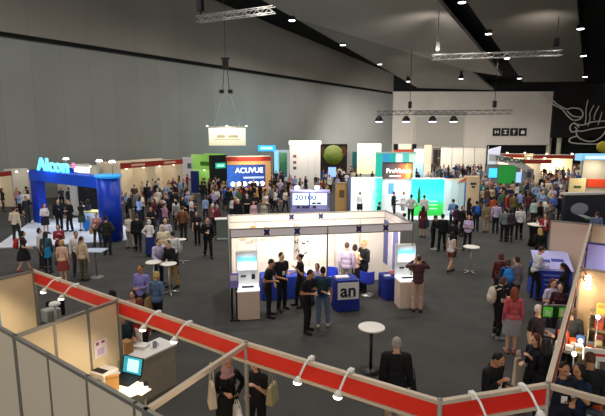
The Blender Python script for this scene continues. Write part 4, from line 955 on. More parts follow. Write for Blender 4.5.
def f3(t, w, h):
    MB().box(0, w, 0, .2, 0, h).build('lit_wall', gradient_emit([(0, '#1f9a3c'), (.3, '#2fb648'), (.42, '#35cfa0'), (.55, '#3fe0e0'), (.8, '#18c8dc'), (1, '#0fb4d0')], 2, 0, h, .85, 'cyan_green_wall', .12), t)
    mb = MB().lathe([(.08, 0), (.1, .3), (.09, .8), (.03, 1.1)], (w * .22, -.02, .9), n=10, sy=.2); mb.build('bottle_picture', mat('#1c5a30', .5), t)
    for k in range(3): MB().box(w * .55, w * .8, -.01, 0, 1.0 - .25 * k, 1.05 - .25 * k).build('white_lines', emit('#bff0c8', .8), t)
    MB().box(-.02, w, -.02, .22, h, h + .06).build('top_rail', M_WHITE, t)
wall3('lit_wall_stand', 'cyan and green lit wall right of the lettered white stand', 412.5, 445, 179, ys - .2, f3)
def f4(t, w, h):
    for k in range(3): MB().box(w * k / 3 + .01, w * (k + 1) / 3 - .01, 0, .15, 0, h).build('panel', mat(('#d5e6e8', '#cfe0e2', '#c4d6da')[k], .5), t)
    MB().box(w - .14, w + .1, -.05, .2, 0, h - .15).build('blue_edge', mat('#3d6fae', .5), t); MB().box(0, w, -.03, .17, h, h + .08).build('top_rail', mat('#e6c9a8', .4), t)
    MB().add([(w * .55, -.06, h - .2), (w, -.06, h - .05), (w, -.06, h + .25), (w * .55, -.02, h - .2), (w, -.02, h - .05), (w, -.02, h + .25)], [(0, 1, 2), (5, 4, 3), (0, 3, 4, 1), (1, 4, 5, 2), (2, 5, 3, 0)]).build('orange_flash', mat('#c0643a', .5), t)
wall3('panel_wall', 'pale blue white panels joining the green lit wall to the tan pillar', 445, 467, 180, ys - .3, f4, cat='stand')
def f5(t, w, h):
    MB().box(0, w, 0, .6, 0, h).build('shaft', mat('#d8b894', .6, noise=.05), t); MB().box(w * .3, w * .75, -.02, 0, h - .55, h - .4).build('dark_mark', mat('#3a3a48', .6), t); MB().box(w * .4, w * .65, -.02, 0, h - .75, h - .62).build('dark_mark', mat('#3a3a48', .6), t)
wall3('tan_pillar', 'square tan pillar at the right end of the lit walls', 467, 480, 176.5, ys - .4, f5, cat='pillar')
def f6(t, w, h): 
    MB().box(0, w, 0, .6, 0, h).build('shaft', mat('#b08a56', .5, noise=.25, scale=5), t); MB().box(w * .3, w * .7, -.03, 0, h - .9, h - .4).build('carved_letters', mat('#5a4526', .6), t); MB().box(-.03, w + .03, -.04, .64, h, h + .06).build('cap', mat('#8a7a5a', .5), t)
wall3('wood_pillar', 'brown wood pillar left of the white teal lit wall', 336, 348, 184, ys + .2, f6, cat='pillar')
for x, c_, e in ((4.0, (1, 1, .98), 36), (6.6, (1, .98, 1), 60), (8.6, (.8, 1, 1), 50)):
    light('AREA', Vector((x, ys - 1.6, 3.0)), e, c_, Vector((x, ys, 1.2)), 1.4)
p0 = g(381, 209); 
t = thing('white_desk', 'white desk with a dark top where three people talk under the screen', 'desk', g(402, 214.5), R(5)); MB().box(-.8, .7, -.25, .25, .72, .78).build('desk_top', mat('#26262a', .4), t); MB().box(-.7, -.6, -.2, .2, 0, .72).build('side_board', M_WHITE, t); MB().box(.5, .6, -.2, .2, 0, .72).build('side_board', M_WHITE, t)
t = thing('white_stool', 'round white tub stool near the white desk', 'stool', g(400, 218.5)); MB().lathe([(.3, 0), (.36, .2), (.36, .45), (.3, .5)], n=20).build('seat', M_WHITE, t); MB().box(.1, .3, -.42, -.3, .2, .4).build('dark_pad', M_DARKMETAL, t)
t = thing('stage_platform', 'low white platform under the lettered stand', 'platform', g(408, 216)); MB().box(-3.4, 3.4, -1.6, .9, 0, .05).build('deck', mat('#d2d2d4', .5), t); MB().box(-3.4, 3.4, -1.62, -1.6, 0, .05).build('edge_strip', M_SILVER, t)
# ================================================================ right hand far stands
p = gy(486, 146, 55)
M_ROOFR = mat('#a8352a', .5, noise=.06)
def far_row(label, x0, x1, ytop, Y, h_f, back, e, ang=0., name='market_stand'):
    p = gy(x0, ytop, Y); q = gy(x1, ytop, Y); w = q.x - p.x
    t = thing(name, label, 'stand', (p.x, Y, 0), ang)
    MB().box(0, w, 2.2, 2.3, 0, p.z - .1).build('back_panel', back, t); MB().box(0, .08, 0, 2.2, 0, p.z - .2).build('side_panel', back, t)
    f = MB().box(0, w, -.05, .05, p.z - h_f, p.z - .08).build('fascia', M_ROOFR, t); MB().box(-.05, w + .05, -.1, .1, p.z - .08, p.z).build('rail', mat('#e6d8c4', .4), f)
    n = max(2, int(w / 2.2))
    for k in range(n):
        x = w * (k + .5) / n; MB().lathe([(.08, 0), (.13, .1), (.1, .16)], (x, -.15, p.z), n=10).build('spot_head', emit('#fff3dc', 3), t)
    light('AREA', Vector((p.x + w / 2, Y + .6, p.z - h_f - .1)), e, (1, .85, .62), Vector((p.x + w / 2, Y + 2.3, p.z * .4)), 2.)
    return t, p, w
far_row('long lit stand under a thin red fascia before the dark lobby, far right', 498, 533, 153.5, 60, .55, M_CREAM, 170)
far_row('cream lit stand under a red fascia, at the far right below the mural', 533.5, 584, 154.5, 55, .5, mat('#f2dfb4', .6), 330)
far_row('short stand with a second red fascia below the long one, far right', 520, 552, 159, 50, .5, mat('#cfc2ae', .6), 60)
p = gy(488.5, 146, 47); t = thing('flag_banner', 'pale lilac flag banner slanting above the green screen stand', 'banner', (p.x, 47, 0), R(-10))
MB().add([(0, 0, p.z - 2.0), (1.1, 0, p.z - 1.5), (1.2, 0, p.z), (0, 0, p.z - .35), (0, .06, p.z - 2.0), (1.1, .06, p.z - 1.5), (1.2, .06, p.z), (0, .06, p.z - .35)], [(0, 1, 2, 3), (7, 6, 5, 4), (0, 4, 5, 1), (1, 5, 6, 2), (2, 6, 7, 3), (3, 7, 4, 0)]).build('flag', gradient_emit([(0, '#bfe2e6'), (.6, '#cfd2ee'), (1, '#e6e4f2')], 2, p.z - 2, p.z, .55, 'lilac_flag'), t); MB().tube((0, .03, 0), (0, .03, p.z), .04, n=8).build('pole', M_SILVER, t)
p = gy(489.5, 158, 43); q = gy(531, 158, 43); w_ = q.x - p.x
t = thing('curved_stand', 'grey stand with a curved lettered header and a green screen', 'stand', (p.x, 43, 0), R(-4))
MB().box(0, w_ * .78, .3, .5, 0, p.z - .6).build('back_panel', mat('#8e8a8c', .5), t)
hd = MB(); n = 14
for k in range(n):
    u0, u1 = k / n, (k + 1) / n
    z = lambda u: p.z + .25 - 1.3 * u * u
    y = lambda u: -.6 * math.sin(u * 3.0)
    hd.add([(w_ * u, y(u) + dy, z(u) + dz) for u in (u0, u1) for dy in (0, .12) for dz in (-.55, .1)], [(0, 1, 5, 4), (2, 6, 7, 3), (0, 4, 6, 2), (1, 3, 7, 5)])
hd.build('curved_header', mat('#d4d0cc', .5), t)
text_part('lettering', 'TOPCON', .55, mat('#1f4a2c', .5), t, (w_ * .42, -.62, p.z - .15), (math.pi / 2, R(7), 0), extrude=.02, bold=.015, sx=1.15)
MB().box(w_ * .26, w_ * .66, .2, .3, .9, 2.55).build('green_screen', emit('#1d8a34', .55), t)
MB().box(w_ * .03, w_ * .22, .2, .3, 1.45, 2.3).build('blue_screen', emit('#3fc4f0', 1.2), t); MB().box(w_ * .68, w_ * .8, .2, .3, 1.0, 1.95).build('pale_screen', emit('#9fc4f4', 1.0), t)
MB().box(w_ * .82, w_ + .1, -.3, .4, 0, p.z - 1.0).build('end_wall', mat('#8a8286', .5), t); MB().ell((w_ * .92, -.32, 1.8), (.2, .03, .3)).build('dark_emblem', mat('#4a4450', .6), t)
# far right: blue lit stand, yellow balloon, counter with orange band, dark car display wall
p = gy(582, 154, 48); t = thing('lit_canopy', 'pale blue lit canopy at the right edge below the mural', 'canopy', (p.x, 48, 0)); MB().box(0, 3.6, 0, 1.2, p.z - .7, p.z).build('canopy_box', emit('#7fc0e8', .8), t); MB().box(.4, 3.6, -.05, 0, p.z - .5, p.z - .2).build('lit_strip', emit('#d6efff', 1.0), t)
for x in (.2, 3.4): MB().box(x, x + .15, .3, .45, 0, p.z - .7).build('leg', M_WHITE, t)
p = gy(604, 147, 45); t = thing('hanging_sign', 'round yellow green sign above the blue canopy at the right edge', 'sign', p); MB().ell((0, 0, 0), (.75, .2, .55), 16).build('disc', mat('#b5a02a', .5), t); MB().tube((0, 0, .5), (0, 0, 6.5), .02, n=6).build('cable', M_DARKMETAL, t)
p = gy(585, 160, 34); q = gy(606, 190, 34)
t = thing('cafe_stand', 'pale stand with an orange band and cream lit front at the right edge', 'stand', (p.x, 34, 0), R(-8))
MB().box(0, 3.5, .2, .4, 0, p.z).build('back_panel', mat('#9c958c', .5), t); MB().box(.35, 3.5, .1, .2, 1.55, 2.15).build('orange_band', mat('#c8401c', .5), t); MB().box(.3, 3.5, -.3, .2, 0, 1.1).build('front_counter', mat('#e0c89a', .5), t); MB().box(.3, 3.5, -.35, .25, 1.1, 1.16).build('counter_top', mat('#e9e3da', .4), t); MB().box(-.9, 0.2, 0, .15, .4, 2.2).build('cream_panel', mat('#e8d3a0', .6), t); MB().box(-.6, -.1, -.03, 0, 1.5, 1.65).build('green_label', mat('#47582c', .6), t)
light('AREA', Vector((p.x + .6, 33, 3.2)), 60, (1, .88, .62), Vector((p.x + .6, 34.2, 1.2)), 1.)
p0 = flat(g(565, 194, 2.5)); p1 = flat(g(612, 193, 2.5)); d = p1 - p0
t = thing('display_wall', 'dark glossy display wall with a pale streak of light and a green leaf, right edge', 'display', p0, math.atan2(d.y, d.x)); L = d.length
MB().box(0, L, 0, .15, 0, 2.45).build('dark_panel', mat('#1b1f2c', .35, noise=.3, scale=1.2), t); MB().box(-.02, L, -.1, .3, 2.45, 2.55).build('counter_rim', mat('#cfc9c4', .4), t)
MB().ell((.85, -.02, 1.75), (.5, .02, .3), 16).build('pale_glow_print', mat('#8d8f98', .6), t); mb = MB()
mb.prism([(.5, 1.55), (1.2, 1.28), (1.75, 1.12), (1.8, 1.2), (1.2, 1.42), (.5, 1.65)], .0, .02, Matrix.Rotation(math.pi / 2, 4, 'X')); mb.build('pale_streak_print', mat('#c9cccf', .5), t); MB().ell((1.45, -.03, 1.2), (.3, .015, .05), 12).build('green_leaf_print', mat('#3f7a4a', .5), t)
# ================================================================ people
def V(*a): return Vector(a)
ARM = {  # elbow and wrist from the shoulder (x outward, y minus = forward)
    'down': ((.05, .02, -.29), (.06, -.04, -.54)),
    'bent': ((.05, .03, -.28), (-.07, -.22, -.24)),
    'up': ((.03, -.02, -.28), (-.06, -.2, -.08)),
    'cross': ((.05, -.02, -.28), (-.22, -.19, -.22)),
    'photo': ((.13, -.2, -.07), (-.07, -.2, .13)),
    'reach': ((.03, -.16, -.23), (.0, -.41, -.2)),
    'hip': ((.15, .1, -.25), (.0, -.04, -.4)),
    'behind': ((.07, .12, -.27), (-.1, .16, -.45)),
    'rest': ((.04, -.12, -.26), (-.03, -.36, -.27)),
    'hold': ((.05, .0, -.29), (.0, -.25, -.34)),
}
POSES = {  # sex, left arm, right arm, legs, lean (deg), head turn, head nod
    'm_stand': ('m', 'down', 'down', 'stand', 0, 10, 4), 'f_stand': ('f', 'down', 'down', 'stand', 0, -10, 4),
    'm_talk': ('m', 'bent', 'down', 'shift', 1, 15, 5), 'f_talk': ('f', 'up', 'bent', 'shift', 1, -12, 5),
    'm_cross': ('m', 'cross', 'cross', 'stand', -1, -15, 2), 'f_cross': ('f', 'cross', 'cross', 'shift', -1, 12, 2),
    'm_walk': ('m', 'down', 'bent', 'walk', 4, 0, 3), 'f_walk': ('f', 'down', 'hold', 'walk', 4, 0, 3),
    'm_read': ('m', 'bent', 'up', 'stand', 3, 0, 24), 'f_read': ('f', 'bent', 'bent', 'stand', 3, 5, 24),
    'm_photo': ('m', 'photo', 'photo', 'stand', 2, 0, 2), 'm_reach': ('m', 'reach', 'bent', 'shift', 10, 12, 14),
    'm_lean': ('m', 'rest', 'rest', 'shift', 24, 8, -6), 'f_hip': ('f', 'hip', 'bent', 'shift', 0, 15, 3), 'm_hip': ('m', 'hip', 'hip', 'stand', -1, 0, 2),
    'f_sit': ('f', 'rest', 'rest', 'sit', 4, 10, 8), 'm_sit': ('m', 'rest', 'hold', 'sit', 6, -10, 8), 'm_point': ('m', 'reach', 'down', 'stand', 3, 15, 5),
}
def elements(pose, fingers=True):
    sex, la, ra, legs, lean, turn, nod = POSES[pose]
    f = sex == 'f'; E = []; dz = -.42 if legs == 'sit' else 0.
    hipz = .90 + dz
    piv = V(0, .01, .95 + dz); RL = Matrix.Translation(piv) @ Matrix.Rotation(R(lean), 4, 'X') @ Matrix.Translation(-piv)
    nk = V(0, .012, 1.47 + dz); HM = RL @ Matrix.Translation(nk) @ Matrix.Rotation(R(turn), 4, 'Z') @ Matrix.Rotation(R(nod - lean * .6), 4, 'X') @ Matrix.Translation(-nk)
    def up(p): return V(p[0], p[1], p[2] + dz)
    def cap(a, b, r0, r1, tg, M=None): E.append(('cap', (M @ V(*a)) if M else V(*a), (M @ V(*b)) if M else V(*b), r0, r1, tg))
    def ell(c, r, tg, M): E.append(('ell', M.copy(), V(*c), r, tg))
    # head
    ell(up((0, -.004, 1.615)), (.073, .092, .107), 'head', HM); ell(up((0, -.03, 1.565)), (.056, .064, .062), 'head', HM)
    cap(up((0, -.092, 1.632)), up((0, -.108, 1.6)), .009, .014, 'head', HM)
    for s in (-1, 1): ell(up((s * .075, .006, 1.607)), (.011, .021, .031), 'head', HM)
    ell(up((0, -.088, 1.552)), (.026, .012, .008), 'head', HM)
    cap(up((0, .016, 1.40)), up((0, .004, 1.54)), .058 if not f else .05, .054 if not f else .046, 'neck', RL)
    # trunk
    sw = .165 if not f else .14
    ell(up((0, .0, 1.27)), ((.168 if not f else .142), .11 if not f else .098, .19), 'torso', RL)
    cap(up((-sw, .008, 1.385)), up((sw, .008, 1.385)), .062 if not f else .052, .062 if not f else .052, 'torso', RL)
    cap(up((0, .015, 1.37)), up((0, .014, 1.45)), .085, .055, 'torso', RL)
    ell(up((0, .0, 1.08)), ((.148 if not f else .124), .108 if not f else .096, .17), 'torso', RL)
    if f:
        for s in (-1, 1): ell(up((s * .066, -.082, 1.265)), (.06, .05, .058), 'torso', RL)
    ell((0, .008, .93 + dz), ((.163 if not f else .172), .115 if not f else .122, .125), 'pelvis', Matrix.Identity(4))
    # legs
    hx = .09; aw = .1 if not f else .085
    for s in (-1, 1):
        hip = V(s * hx, 0, hipz)
        if legs == 'sit': knee, ank = V(s * .11, -.43, .49), V(s * .11, -.4, .09)
        elif legs == 'walk': knee, ank = (V(s * .09, -.14, .50), V(s * .085, -.2, .1)) if s > 0 else (V(s * .09, .02, .49), V(s * .085, .24, .15))
        elif legs == 'shift': knee, ank = (V(s * .11, -.03, .49), V(s * .12, .02, .09)) if s > 0 else (V(s * .115, -.09, .49), V(s * .15, -.08, .09))
        else: knee, ank = V(s * aw, -.015, .49), V(s * aw * 1.05, .025, .09)
        cap(hip, knee, .088 if not f else .085, .057 if not f else .053, 'thigh'); cap(knee, ank, .056 if not f else .05, .038 if not f else .034, 'shin')
        mid = knee.lerp(ank, .3) + V(0, .018, 0); cap(mid + V(0, 0, .06), mid - V(0, 0, .08), .042, .036, 'shin')
        tz = .036 + (ank.z - .09)
        cap(ank + V(0, .025, -.045), V(ank.x + s * .018, ank.y - .165, tz), .042, .034, 'foot'); cap(ank + V(0, 0, 0), ank + V(0, .0, -.05), .04, .042, 'foot')
    # arms
    for s, a in ((1, la), (-1, ra)):
        sh = V(s * (sw + .012), .008, 1.385 + dz); e, w = ARM[a]
        el = sh + V(s * e[0], e[1], e[2]); wr = sh + V(s * w[0], w[1], w[2])
        if a in ('down', 'behind', 'hip', 'cross', 'bent', 'up', 'hold', 'photo', 'reach'): sh, el, wr = RL @ sh, RL @ el, RL @ wr
        else: sh = RL @ sh; el = RL @ el; wr = RL @ wr
        cap(sh, el, .055 if not f else .046, .041 if not f else .035, 'uarm'); cap(el, wr, .04 if not f else .034, .028 if not f else .024, 'farm')
        d = (wr - el).normalized()
        inward = V(-s, 0, 0) if abs(d.x) < .7 else V(0, 1, 0)
        if d.z > -.5 and a not in ('photo',): inward = V(-s * .3, 0, -1)
        n = (inward - d * inward.dot(d)).normalized(); sd = d.cross(n)
        ref = V(0, -1, 0) if d.z < -.5 else V(0, 0, 1) if abs(d.z) < .8 else V(0, 1, 0)
        if a == 'bent' or a == 'hold': ref = V(-s, 0, 0.3)
        if sd.dot(ref) < 0: sd = -sd
        if not fingers:
            cap(wr, wr + d * .1, .03, .034, 'hand'); cap(wr + d * .1, wr + d * .16 + n * .03, .03, .018, 'hand'); continue
        for k in (-1, 1): cap(wr + sd * .008 * k, wr + d * .085 + sd * .024 * k, .019, .0165, 'hand')
        for k, (o, ln) in enumerate(((.033, .068), (.012, .078), (-.010, .073), (-.031, .056))):
            b = wr + d * .088 + sd * o
            m1 = b + (d * math.cos(.35) + n * math.sin(.35)) * ln * .55 + sd * o * .12; t1 = m1 + (d * math.cos(1.0) + n * math.sin(1.0)) * ln * .5
            cap(b, m1, .0105, .0095, 'hand'); cap(m1, t1, .0095, .008, 'hand')
        b = wr + d * .022 + sd * .022; m1 = b + (d * .62 + sd * .68 + n * .35).normalized() * .048; t1 = m1 + (d * .9 + sd * .2 + n * .45).normalized() * .034
        cap(b, m1, .0135, .0115, 'hand'); cap(m1, t1, .0115, .009, 'hand')
    return E, HM, RL, dz

def sphere_tmpl(n=10):
    mb = MB().ell((0, 0, 0), (1, 1, 1), n); return mb.v, mb.f
SV, SF = sphere_tmpl(12)
def rough_mesh(E):
    mb = MB()
    for e in E:
        if e[0] == 'cap':
            _, a, b, r0, r1, tg = e
            mb.add([a + Vector(v) * r0 for v in SV], SF); mb.add([b + Vector(v) * r1 for v in SV], SF)
            if (b - a).length > 1e-4: mb.tube(a, b, r0 * .995, r1 * .995, 14)
        else:
            _, M, c, r, tg = e
            mb.add([M @ (c + V(v[0] * r[0], v[1] * r[1], v[2] * r[2])) for v in SV], SF)
    return mb
def remeshed(mb, vox, smooth=2, name='body'):
    me = mb.mesh('tmp'); o = bpy.data.objects.new('tmp', me); COL.objects.link(o)
    m = o.modifiers.new('r', 'REMESH'); m.mode = 'VOXEL'; m.voxel_size = vox; m.use_smooth_shade = True
    if smooth: s = o.modifiers.new('s', 'SMOOTH'); s.iterations = smooth; s.factor = .5
    dg = bpy.context.evaluated_depsgraph_get(); out = bpy.data.meshes.new_from_object(o.evaluated_get(dg))
    bpy.data.objects.remove(o); bpy.data.meshes.remove(me); out.name = name
    return out
TAGS = ['head', 'neck', 'torso', 'pelvis', 'uarm', 'farm', 'hand', 'thigh', 'shin', 'foot']
def classify(P, E):
    best = np.full(len(P), 1e9); tg = np.zeros(len(P), int); tt = np.zeros(len(P))
    for e in E:
        if e[0] == 'cap':
            a, b = np.array(e[1]), np.array(e[2]); d = b - a; L2 = max(1e-9, d @ d)
            t = np.clip(((P - a) @ d) / L2, 0, 1); q = a + t[:, None] * d
            dist = np.linalg.norm(P - q, axis=1) - (e[3] + (e[4] - e[3]) * t); k = TAGS.index(e[5])
        else:
            Mi = np.array(e[1].inverted()); Q = P @ Mi[:3, :3].T + Mi[:3, 3] - np.array(e[2]); r = np.array(e[3])
            kq = np.linalg.norm(Q / r, axis=1); dist = (kq - 1) * r.min() * .9; t = np.zeros(len(P)); k = TAGS.index(e[4])
        m = dist < best; best[m] = dist[m]; tg[m] = k; tt[m] = t[m]
    return tg, tt
class Proto: pass
PROTO = {}
M_SKIN = {k: mat(h, .55, noise=.04, scale=20, name='skin_%d' % i) for i, (k, h) in enumerate((('fair', '#d9a98a'), ('tan', '#b98461'), ('brown', '#8a5a40'), ('pale', '#e3bda2')))}
M_EYE = mat('#2a1d18', .3, noise=0); M_LIP = mat('#a35a50', .5, noise=0)
def proto(pose, lod):
    key = (pose, lod)
    if key in PROTO: return PROTO[key]
    p = Proto(); E, p.HM, p.RL, p.dz = elements(pose, lod == 0)
    p.sex = POSES[pose][0]; p.legs = POSES[pose][3]
    me = remeshed(rough_mesh(E), (.0095, .02, .03, .045)[lod], (2, 2, 1, 1)[lod], 'body')
    n = len(me.vertices); P = np.zeros(n * 3); me.vertices.foreach_get('co', P); P = P.reshape(-1, 3)
    N = np.zeros(n * 3); me.vertices.foreach_get('normal', N); N = N.reshape(-1, 3)
    tg, tt = classify(P, E)
    p.P, p.N, p.tg, p.tt = P, N, tg, tt
    p.F = [tuple(q.vertices) for q in me.polygons]
    p.E = E
    # face: eyes and lips as material areas of the one body mesh
    me.materials.clear(); me.materials.append(None); me.materials.append(M_EYE); me.materials.append(M_LIP)
    if lod == 0:
        Hi = np.array(p.HM.inverted()); Q = P @ Hi[:3, :3].T + Hi[:3, 3]; Q[:, 2] -= p.dz
        for i, q in enumerate(me.polygons):
            c = Q[list(q.vertices)].mean(0)
            if c[1] < -.06:
                if min(abs(c[0] - .03), abs(c[0] + .03)) < .013 and abs(c[2] - 1.622) < .008: q.material_index = 1
                elif abs(c[0]) < .024 and abs(c[2] - 1.552) < .008: q.material_index = 2
    for q in me.polygons: q.use_smooth = True
    p.mesh = me; p.cache = {}
    PROTO[key] = p; return p
def shell(p, name, mask, off):
    idx = np.full(len(p.P), -1); sel = []
    F = [f for f in p.F if all(mask[i] for i in f)]
    used = sorted({i for f in F for i in f}); m = {u: k for k, u in enumerate(used)}
    offs = off[used] if hasattr(off, '__len__') else off
    VV = p.P[used] + p.N[used] * (offs[:, None] if hasattr(offs, '__len__') else offs)
    me = bpy.data.meshes.new(name); me.from_pydata([tuple(v) for v in VV], [], [tuple(m[i] for i in f) for f in F])
    for q in me.polygons: q.use_smooth = True
    me.materials.append(None); return me
T = {k: i for i, k in enumerate(TAGS)}
def garment(p, kind):
    if kind in p.cache: return p.cache[kind]
    tg, tt, P = p.tg, p.tt, p.P; isin = lambda *k: np.isin(tg, [T[x] for x in k]); z = P[:, 2]; dz = p.dz
    if kind in ('shirt_long', 'shirt_short', 'jacket', 'sleeveless'):
        mask = isin('torso') | (isin('pelvis') & (z > ((.80 if kind == 'jacket' else .88) + dz))) | (isin('neck') & (z < 1.415 + dz))
        if kind == 'jacket' and p.legs != 'sit': mask |= isin('thigh') & (z > .80)
        if kind == 'shirt_short': mask |= isin('uarm') & (tt < .72)
        elif kind != 'sleeveless': mask |= isin('uarm') | (isin('farm') & (tt < .93))
        me = shell(p, 'top', mask, {'jacket': .024, 'shirt_long': .015, 'shirt_short': .015, 'sleeveless': .012}[kind])
    elif kind in ('trousers', 'shorts'):
        mask = (isin('pelvis') & (z < .99 + dz)) | isin('thigh') | (isin('shin') & (tt < .97))
        if kind == 'shorts': mask = (isin('pelvis') & (z < .99 + dz)) | (isin('thigh') & (tt < .62))
        off = np.full(len(P), .011); off[isin('shin')] = .018; off[isin('shin') & (tt > .6)] = .024
        me = shell(p, 'trousers', mask, off)
    elif kind in ('skirt', 'long_skirt'):
        hem = .52 if kind == 'skirt' else .12
        if p.legs == 'sit':
            mask = (isin('pelvis') & (z < .99 + dz)) | (isin('thigh') & (tt < .9)); me = shell(p, 'skirt', mask, .02)
        else:
            fw = 1.0 if p.legs != 'walk' else 1.35
            prof = [(1.02, .15, .115), (.95, .185, .14), (.85, .2, .155 * fw), (.7, .215, .175 * fw), (hem, .225 if kind == 'skirt' else .26, (.19 if kind == 'skirt' else .23) * fw)]
            mb = MB(); n = 28; vs = []; fs = []
            for zz, a, b in prof:
                for i in range(n):
                    t = 2 * math.pi * i / n; w = 1 + .03 * math.sin(t * 7) * (1.02 - zz); vs.append((a * w * math.cos(t), -.005 + b * w * math.sin(t), zz))
            for k in range(4):
                for i in range(n): fs.append((k * n + i, k * n + (i + 1) % n, (k + 1) * n + (i + 1) % n, (k + 1) * n + i))
            mb.add(vs, fs, True); me = mb.mesh('skirt'); me.materials.append(None)
    elif kind == 'shoe_l' or kind == 'shoe_r':
        mask = isin('foot') & ((P[:, 0] > 0) if kind == 'shoe_l' else (P[:, 0] < 0))
        me = shell(p, 'shoe', mask, .007)
    elif kind == 'shoes':
        me = shell(p, 'shoes', isin('foot') | (isin('shin') & (tt > .96)), .007)
    else:  # hair and headwear, in head space
        mb = MB(); n = 14
        H_ = p.HM @ Matrix.Translation((0, 0, p.dz))
        def e(c, r): mb.add([H_ @ (V(*c) + V(v[0] * r[0], v[1] * r[1], v[2] * r[2])) for v in SV], SF)
        def c(a, b, r0, r1): mb.add([H_ @ (V(*a) + Vector(v) * r0) for v in SV], SF); mb.add([H_ @ (V(*b) + Vector(v) * r1) for v in SV], SF); mb.tube(H_ @ V(*a), H_ @ V(*b), r0, r1, 14)
        if kind in ('short', 'receding'):
            e((0, .02, 1.645) if kind == 'short' else (0, .034, 1.635), (.081, .089, .092) if kind == 'short' else (.079, .078, .086)); e((0, .045, 1.60), (.074, .062, .06))
        elif kind == 'long':
            e((0, .016, 1.642), (.086, .093, .096)); c((0, .055, 1.6), (0, .085, 1.42), .072, .06)
            for s in (-1, 1): c((s * .07, .02, 1.62), (s * .075, .03, 1.44), .028, .03)
        elif kind == 'bob':
            e((0, .018, 1.64), (.088, .092, .096)); e((0, .05, 1.575), (.085, .062, .075))
            for s in (-1, 1): c((s * .068, .005, 1.62), (s * .066, .0, 1.53), .026, .024)
        elif kind == 'bun':
            e((0, .02, 1.645), (.081, .089, .092)); e((0, .11, 1.66), (.042, .04, .042)); e((0, .045, 1.60), (.072, .06, .06))
        elif kind == 'ponytail':
            e((0, .02, 1.645), (.081, .089, .092)); c((0, .1, 1.65), (0, .14, 1.45), .032, .02)
        elif kind == 'scarf':
            e((0, .018, 1.632), (.092, .1, .108)); c((0, .03, 1.56), (0, .02, 1.44), .085, .115); e((0, .0, 1.38), (.17, .115, .075))
        elif kind == 'cap':
            e((0, .01, 1.665), (.088, .098, .075)); e((0, -.085, 1.665), (.068, .07, .012))
        elif kind == 'chef':
            e((0, .01, 1.72), (.1, .1, .06)); c((0, .005, 1.66), (0, .005, 1.71), .084, .086)
        vox = (.012 if len(p.P) > 8000 else .022) if len(p.P) > 1800 else .04
        me = remeshed(mb, vox, 2, 'hair'); me.materials.clear(); me.materials.append(None)
    p.cache[kind] = me
    return me
def dress(me, name, parent, m):
    o = bpy.data.objects.new(name, me); COL.objects.link(o); o.parent = parent
    o.material_slots[0].link = 'OBJECT'; o.material_slots[0].material = m
    return o
HAIRC = {'black': '#191512', 'dark': '#2e211a', 'brown': '#4d3424', 'auburn': '#5e2c1c', 'blond': '#b59458', 'grey': '#a09a92', 'white': '#d6d2ca', 'red': '#7a3a20'}
PEOPLE = []
def person(label, c, face, pose='m_stand', h=1.72, top='#ffffff', topk='shirt_long', bot='#222222', botk='trousers', hair='short', hairc='dark', skin='fair', shoes='#1c1a19', badge=False, tie=None, lod=0, group=None, lapel=None):
    p = proto(pose, lod); s = h / 1.72
    r = thing('person', label, 'person', c, R(face), group); r.scale = (s, s, s)
    b = bpy.data.objects.new('body', p.mesh); COL.objects.link(b); b.parent = r
    b.material_slots[0].link = 'OBJECT'; b.material_slots[0].material = M_SKIN[skin]
    if hair: dress(garment(p, hair), {'scarf': 'headscarf', 'cap': 'cap', 'chef': 'cap'}.get(hair, 'hair'), r, mat(HAIRC.get(hairc, hairc), .6, noise=.15, scale=30))
    dress(garment(p, topk), {'jacket': 'jacket'}.get(topk, 'shirt'), r, mat(top, .8, noise=.08, scale=14))
    if bot: dress(garment(p, botk), {'trousers': 'trousers', 'shorts': 'shorts'}.get(botk, 'skirt'), r, mat(bot, .8, noise=.08, scale=14))
    if lod <= 1:
        if shoes: dress(garment(p, 'shoe_l'), 'shoe', r, mat(shoes, .5)); dress(garment(p, 'shoe_r'), 'shoe', r, mat(shoes, .5))
    RLz = p.RL @ Matrix.Translation((0, 0, p.dz))
    if lod <= 1:
        fy = -.128 if p.sex == 'm' else -.158
        if lapel: MB().add([RLz @ V(*q) for q in ((-.05, -.10, 1.42), (.05, -.10, 1.42), (.035, fy - .008, 1.15), (-.035, fy - .008, 1.15), (-.05, -.09, 1.42), (.05, -.09, 1.42), (.035, fy + .02, 1.15), (-.035, fy + .02, 1.15))], [(0, 1, 2, 3), (7, 6, 5, 4), (0, 4, 5, 1), (1, 5, 6, 2), (2, 6, 7, 3), (3, 7, 4, 0)]).build('shirt_front', mat(lapel, .7, noise=.04), r)
        if badge:
            q = MB().box(-.045, .045, fy - .012, fy - .006, 1.08, 1.2, M=RLz).build('name_badge', mat('#f0eeea', .5, noise=.02), r)
            MB().path([RLz @ V(-.06, -.07, 1.43), RLz @ V(0, fy - .01, 1.2), RLz @ V(.06, -.07, 1.43)], .006, 5).build('lanyard', mat('#5a2030' if badge is True else badge, .7), q)
    PEOPLE.append(r); return r
def at_head(px, py, h=1.72): v = g(px, py, h); return Vector((v.x, v.y, 0))
def PW(r): return Matrix.LocRotScale(r.location, r.rotation_euler, r.scale)
def backpack(label, r, m, back=.21, z=1.22):
    c = PW(r) @ V(0, back, z); s = r.scale.x
    t = thing('backpack', label, 'bag', c, r.rotation_euler.z)
    MB().ell((0, 0, 0), (.16 * s, .095 * s, .235 * s), 14).build('pack', m, t); MB().ell((0, .075 * s, -.07 * s), (.115 * s, .045 * s, .11 * s), 12).build('front_pocket', m, t)
    for k in (-1, 1): MB().path([(k * .11 * s, -.06 * s, .17 * s), (k * .115 * s, -.17 * s, .21 * s), (k * .12 * s, -.26 * s, .16 * s), (k * .125 * s, -.31 * s, .02 * s)], .016 * s, 6).build('strap', m, t)
    return t
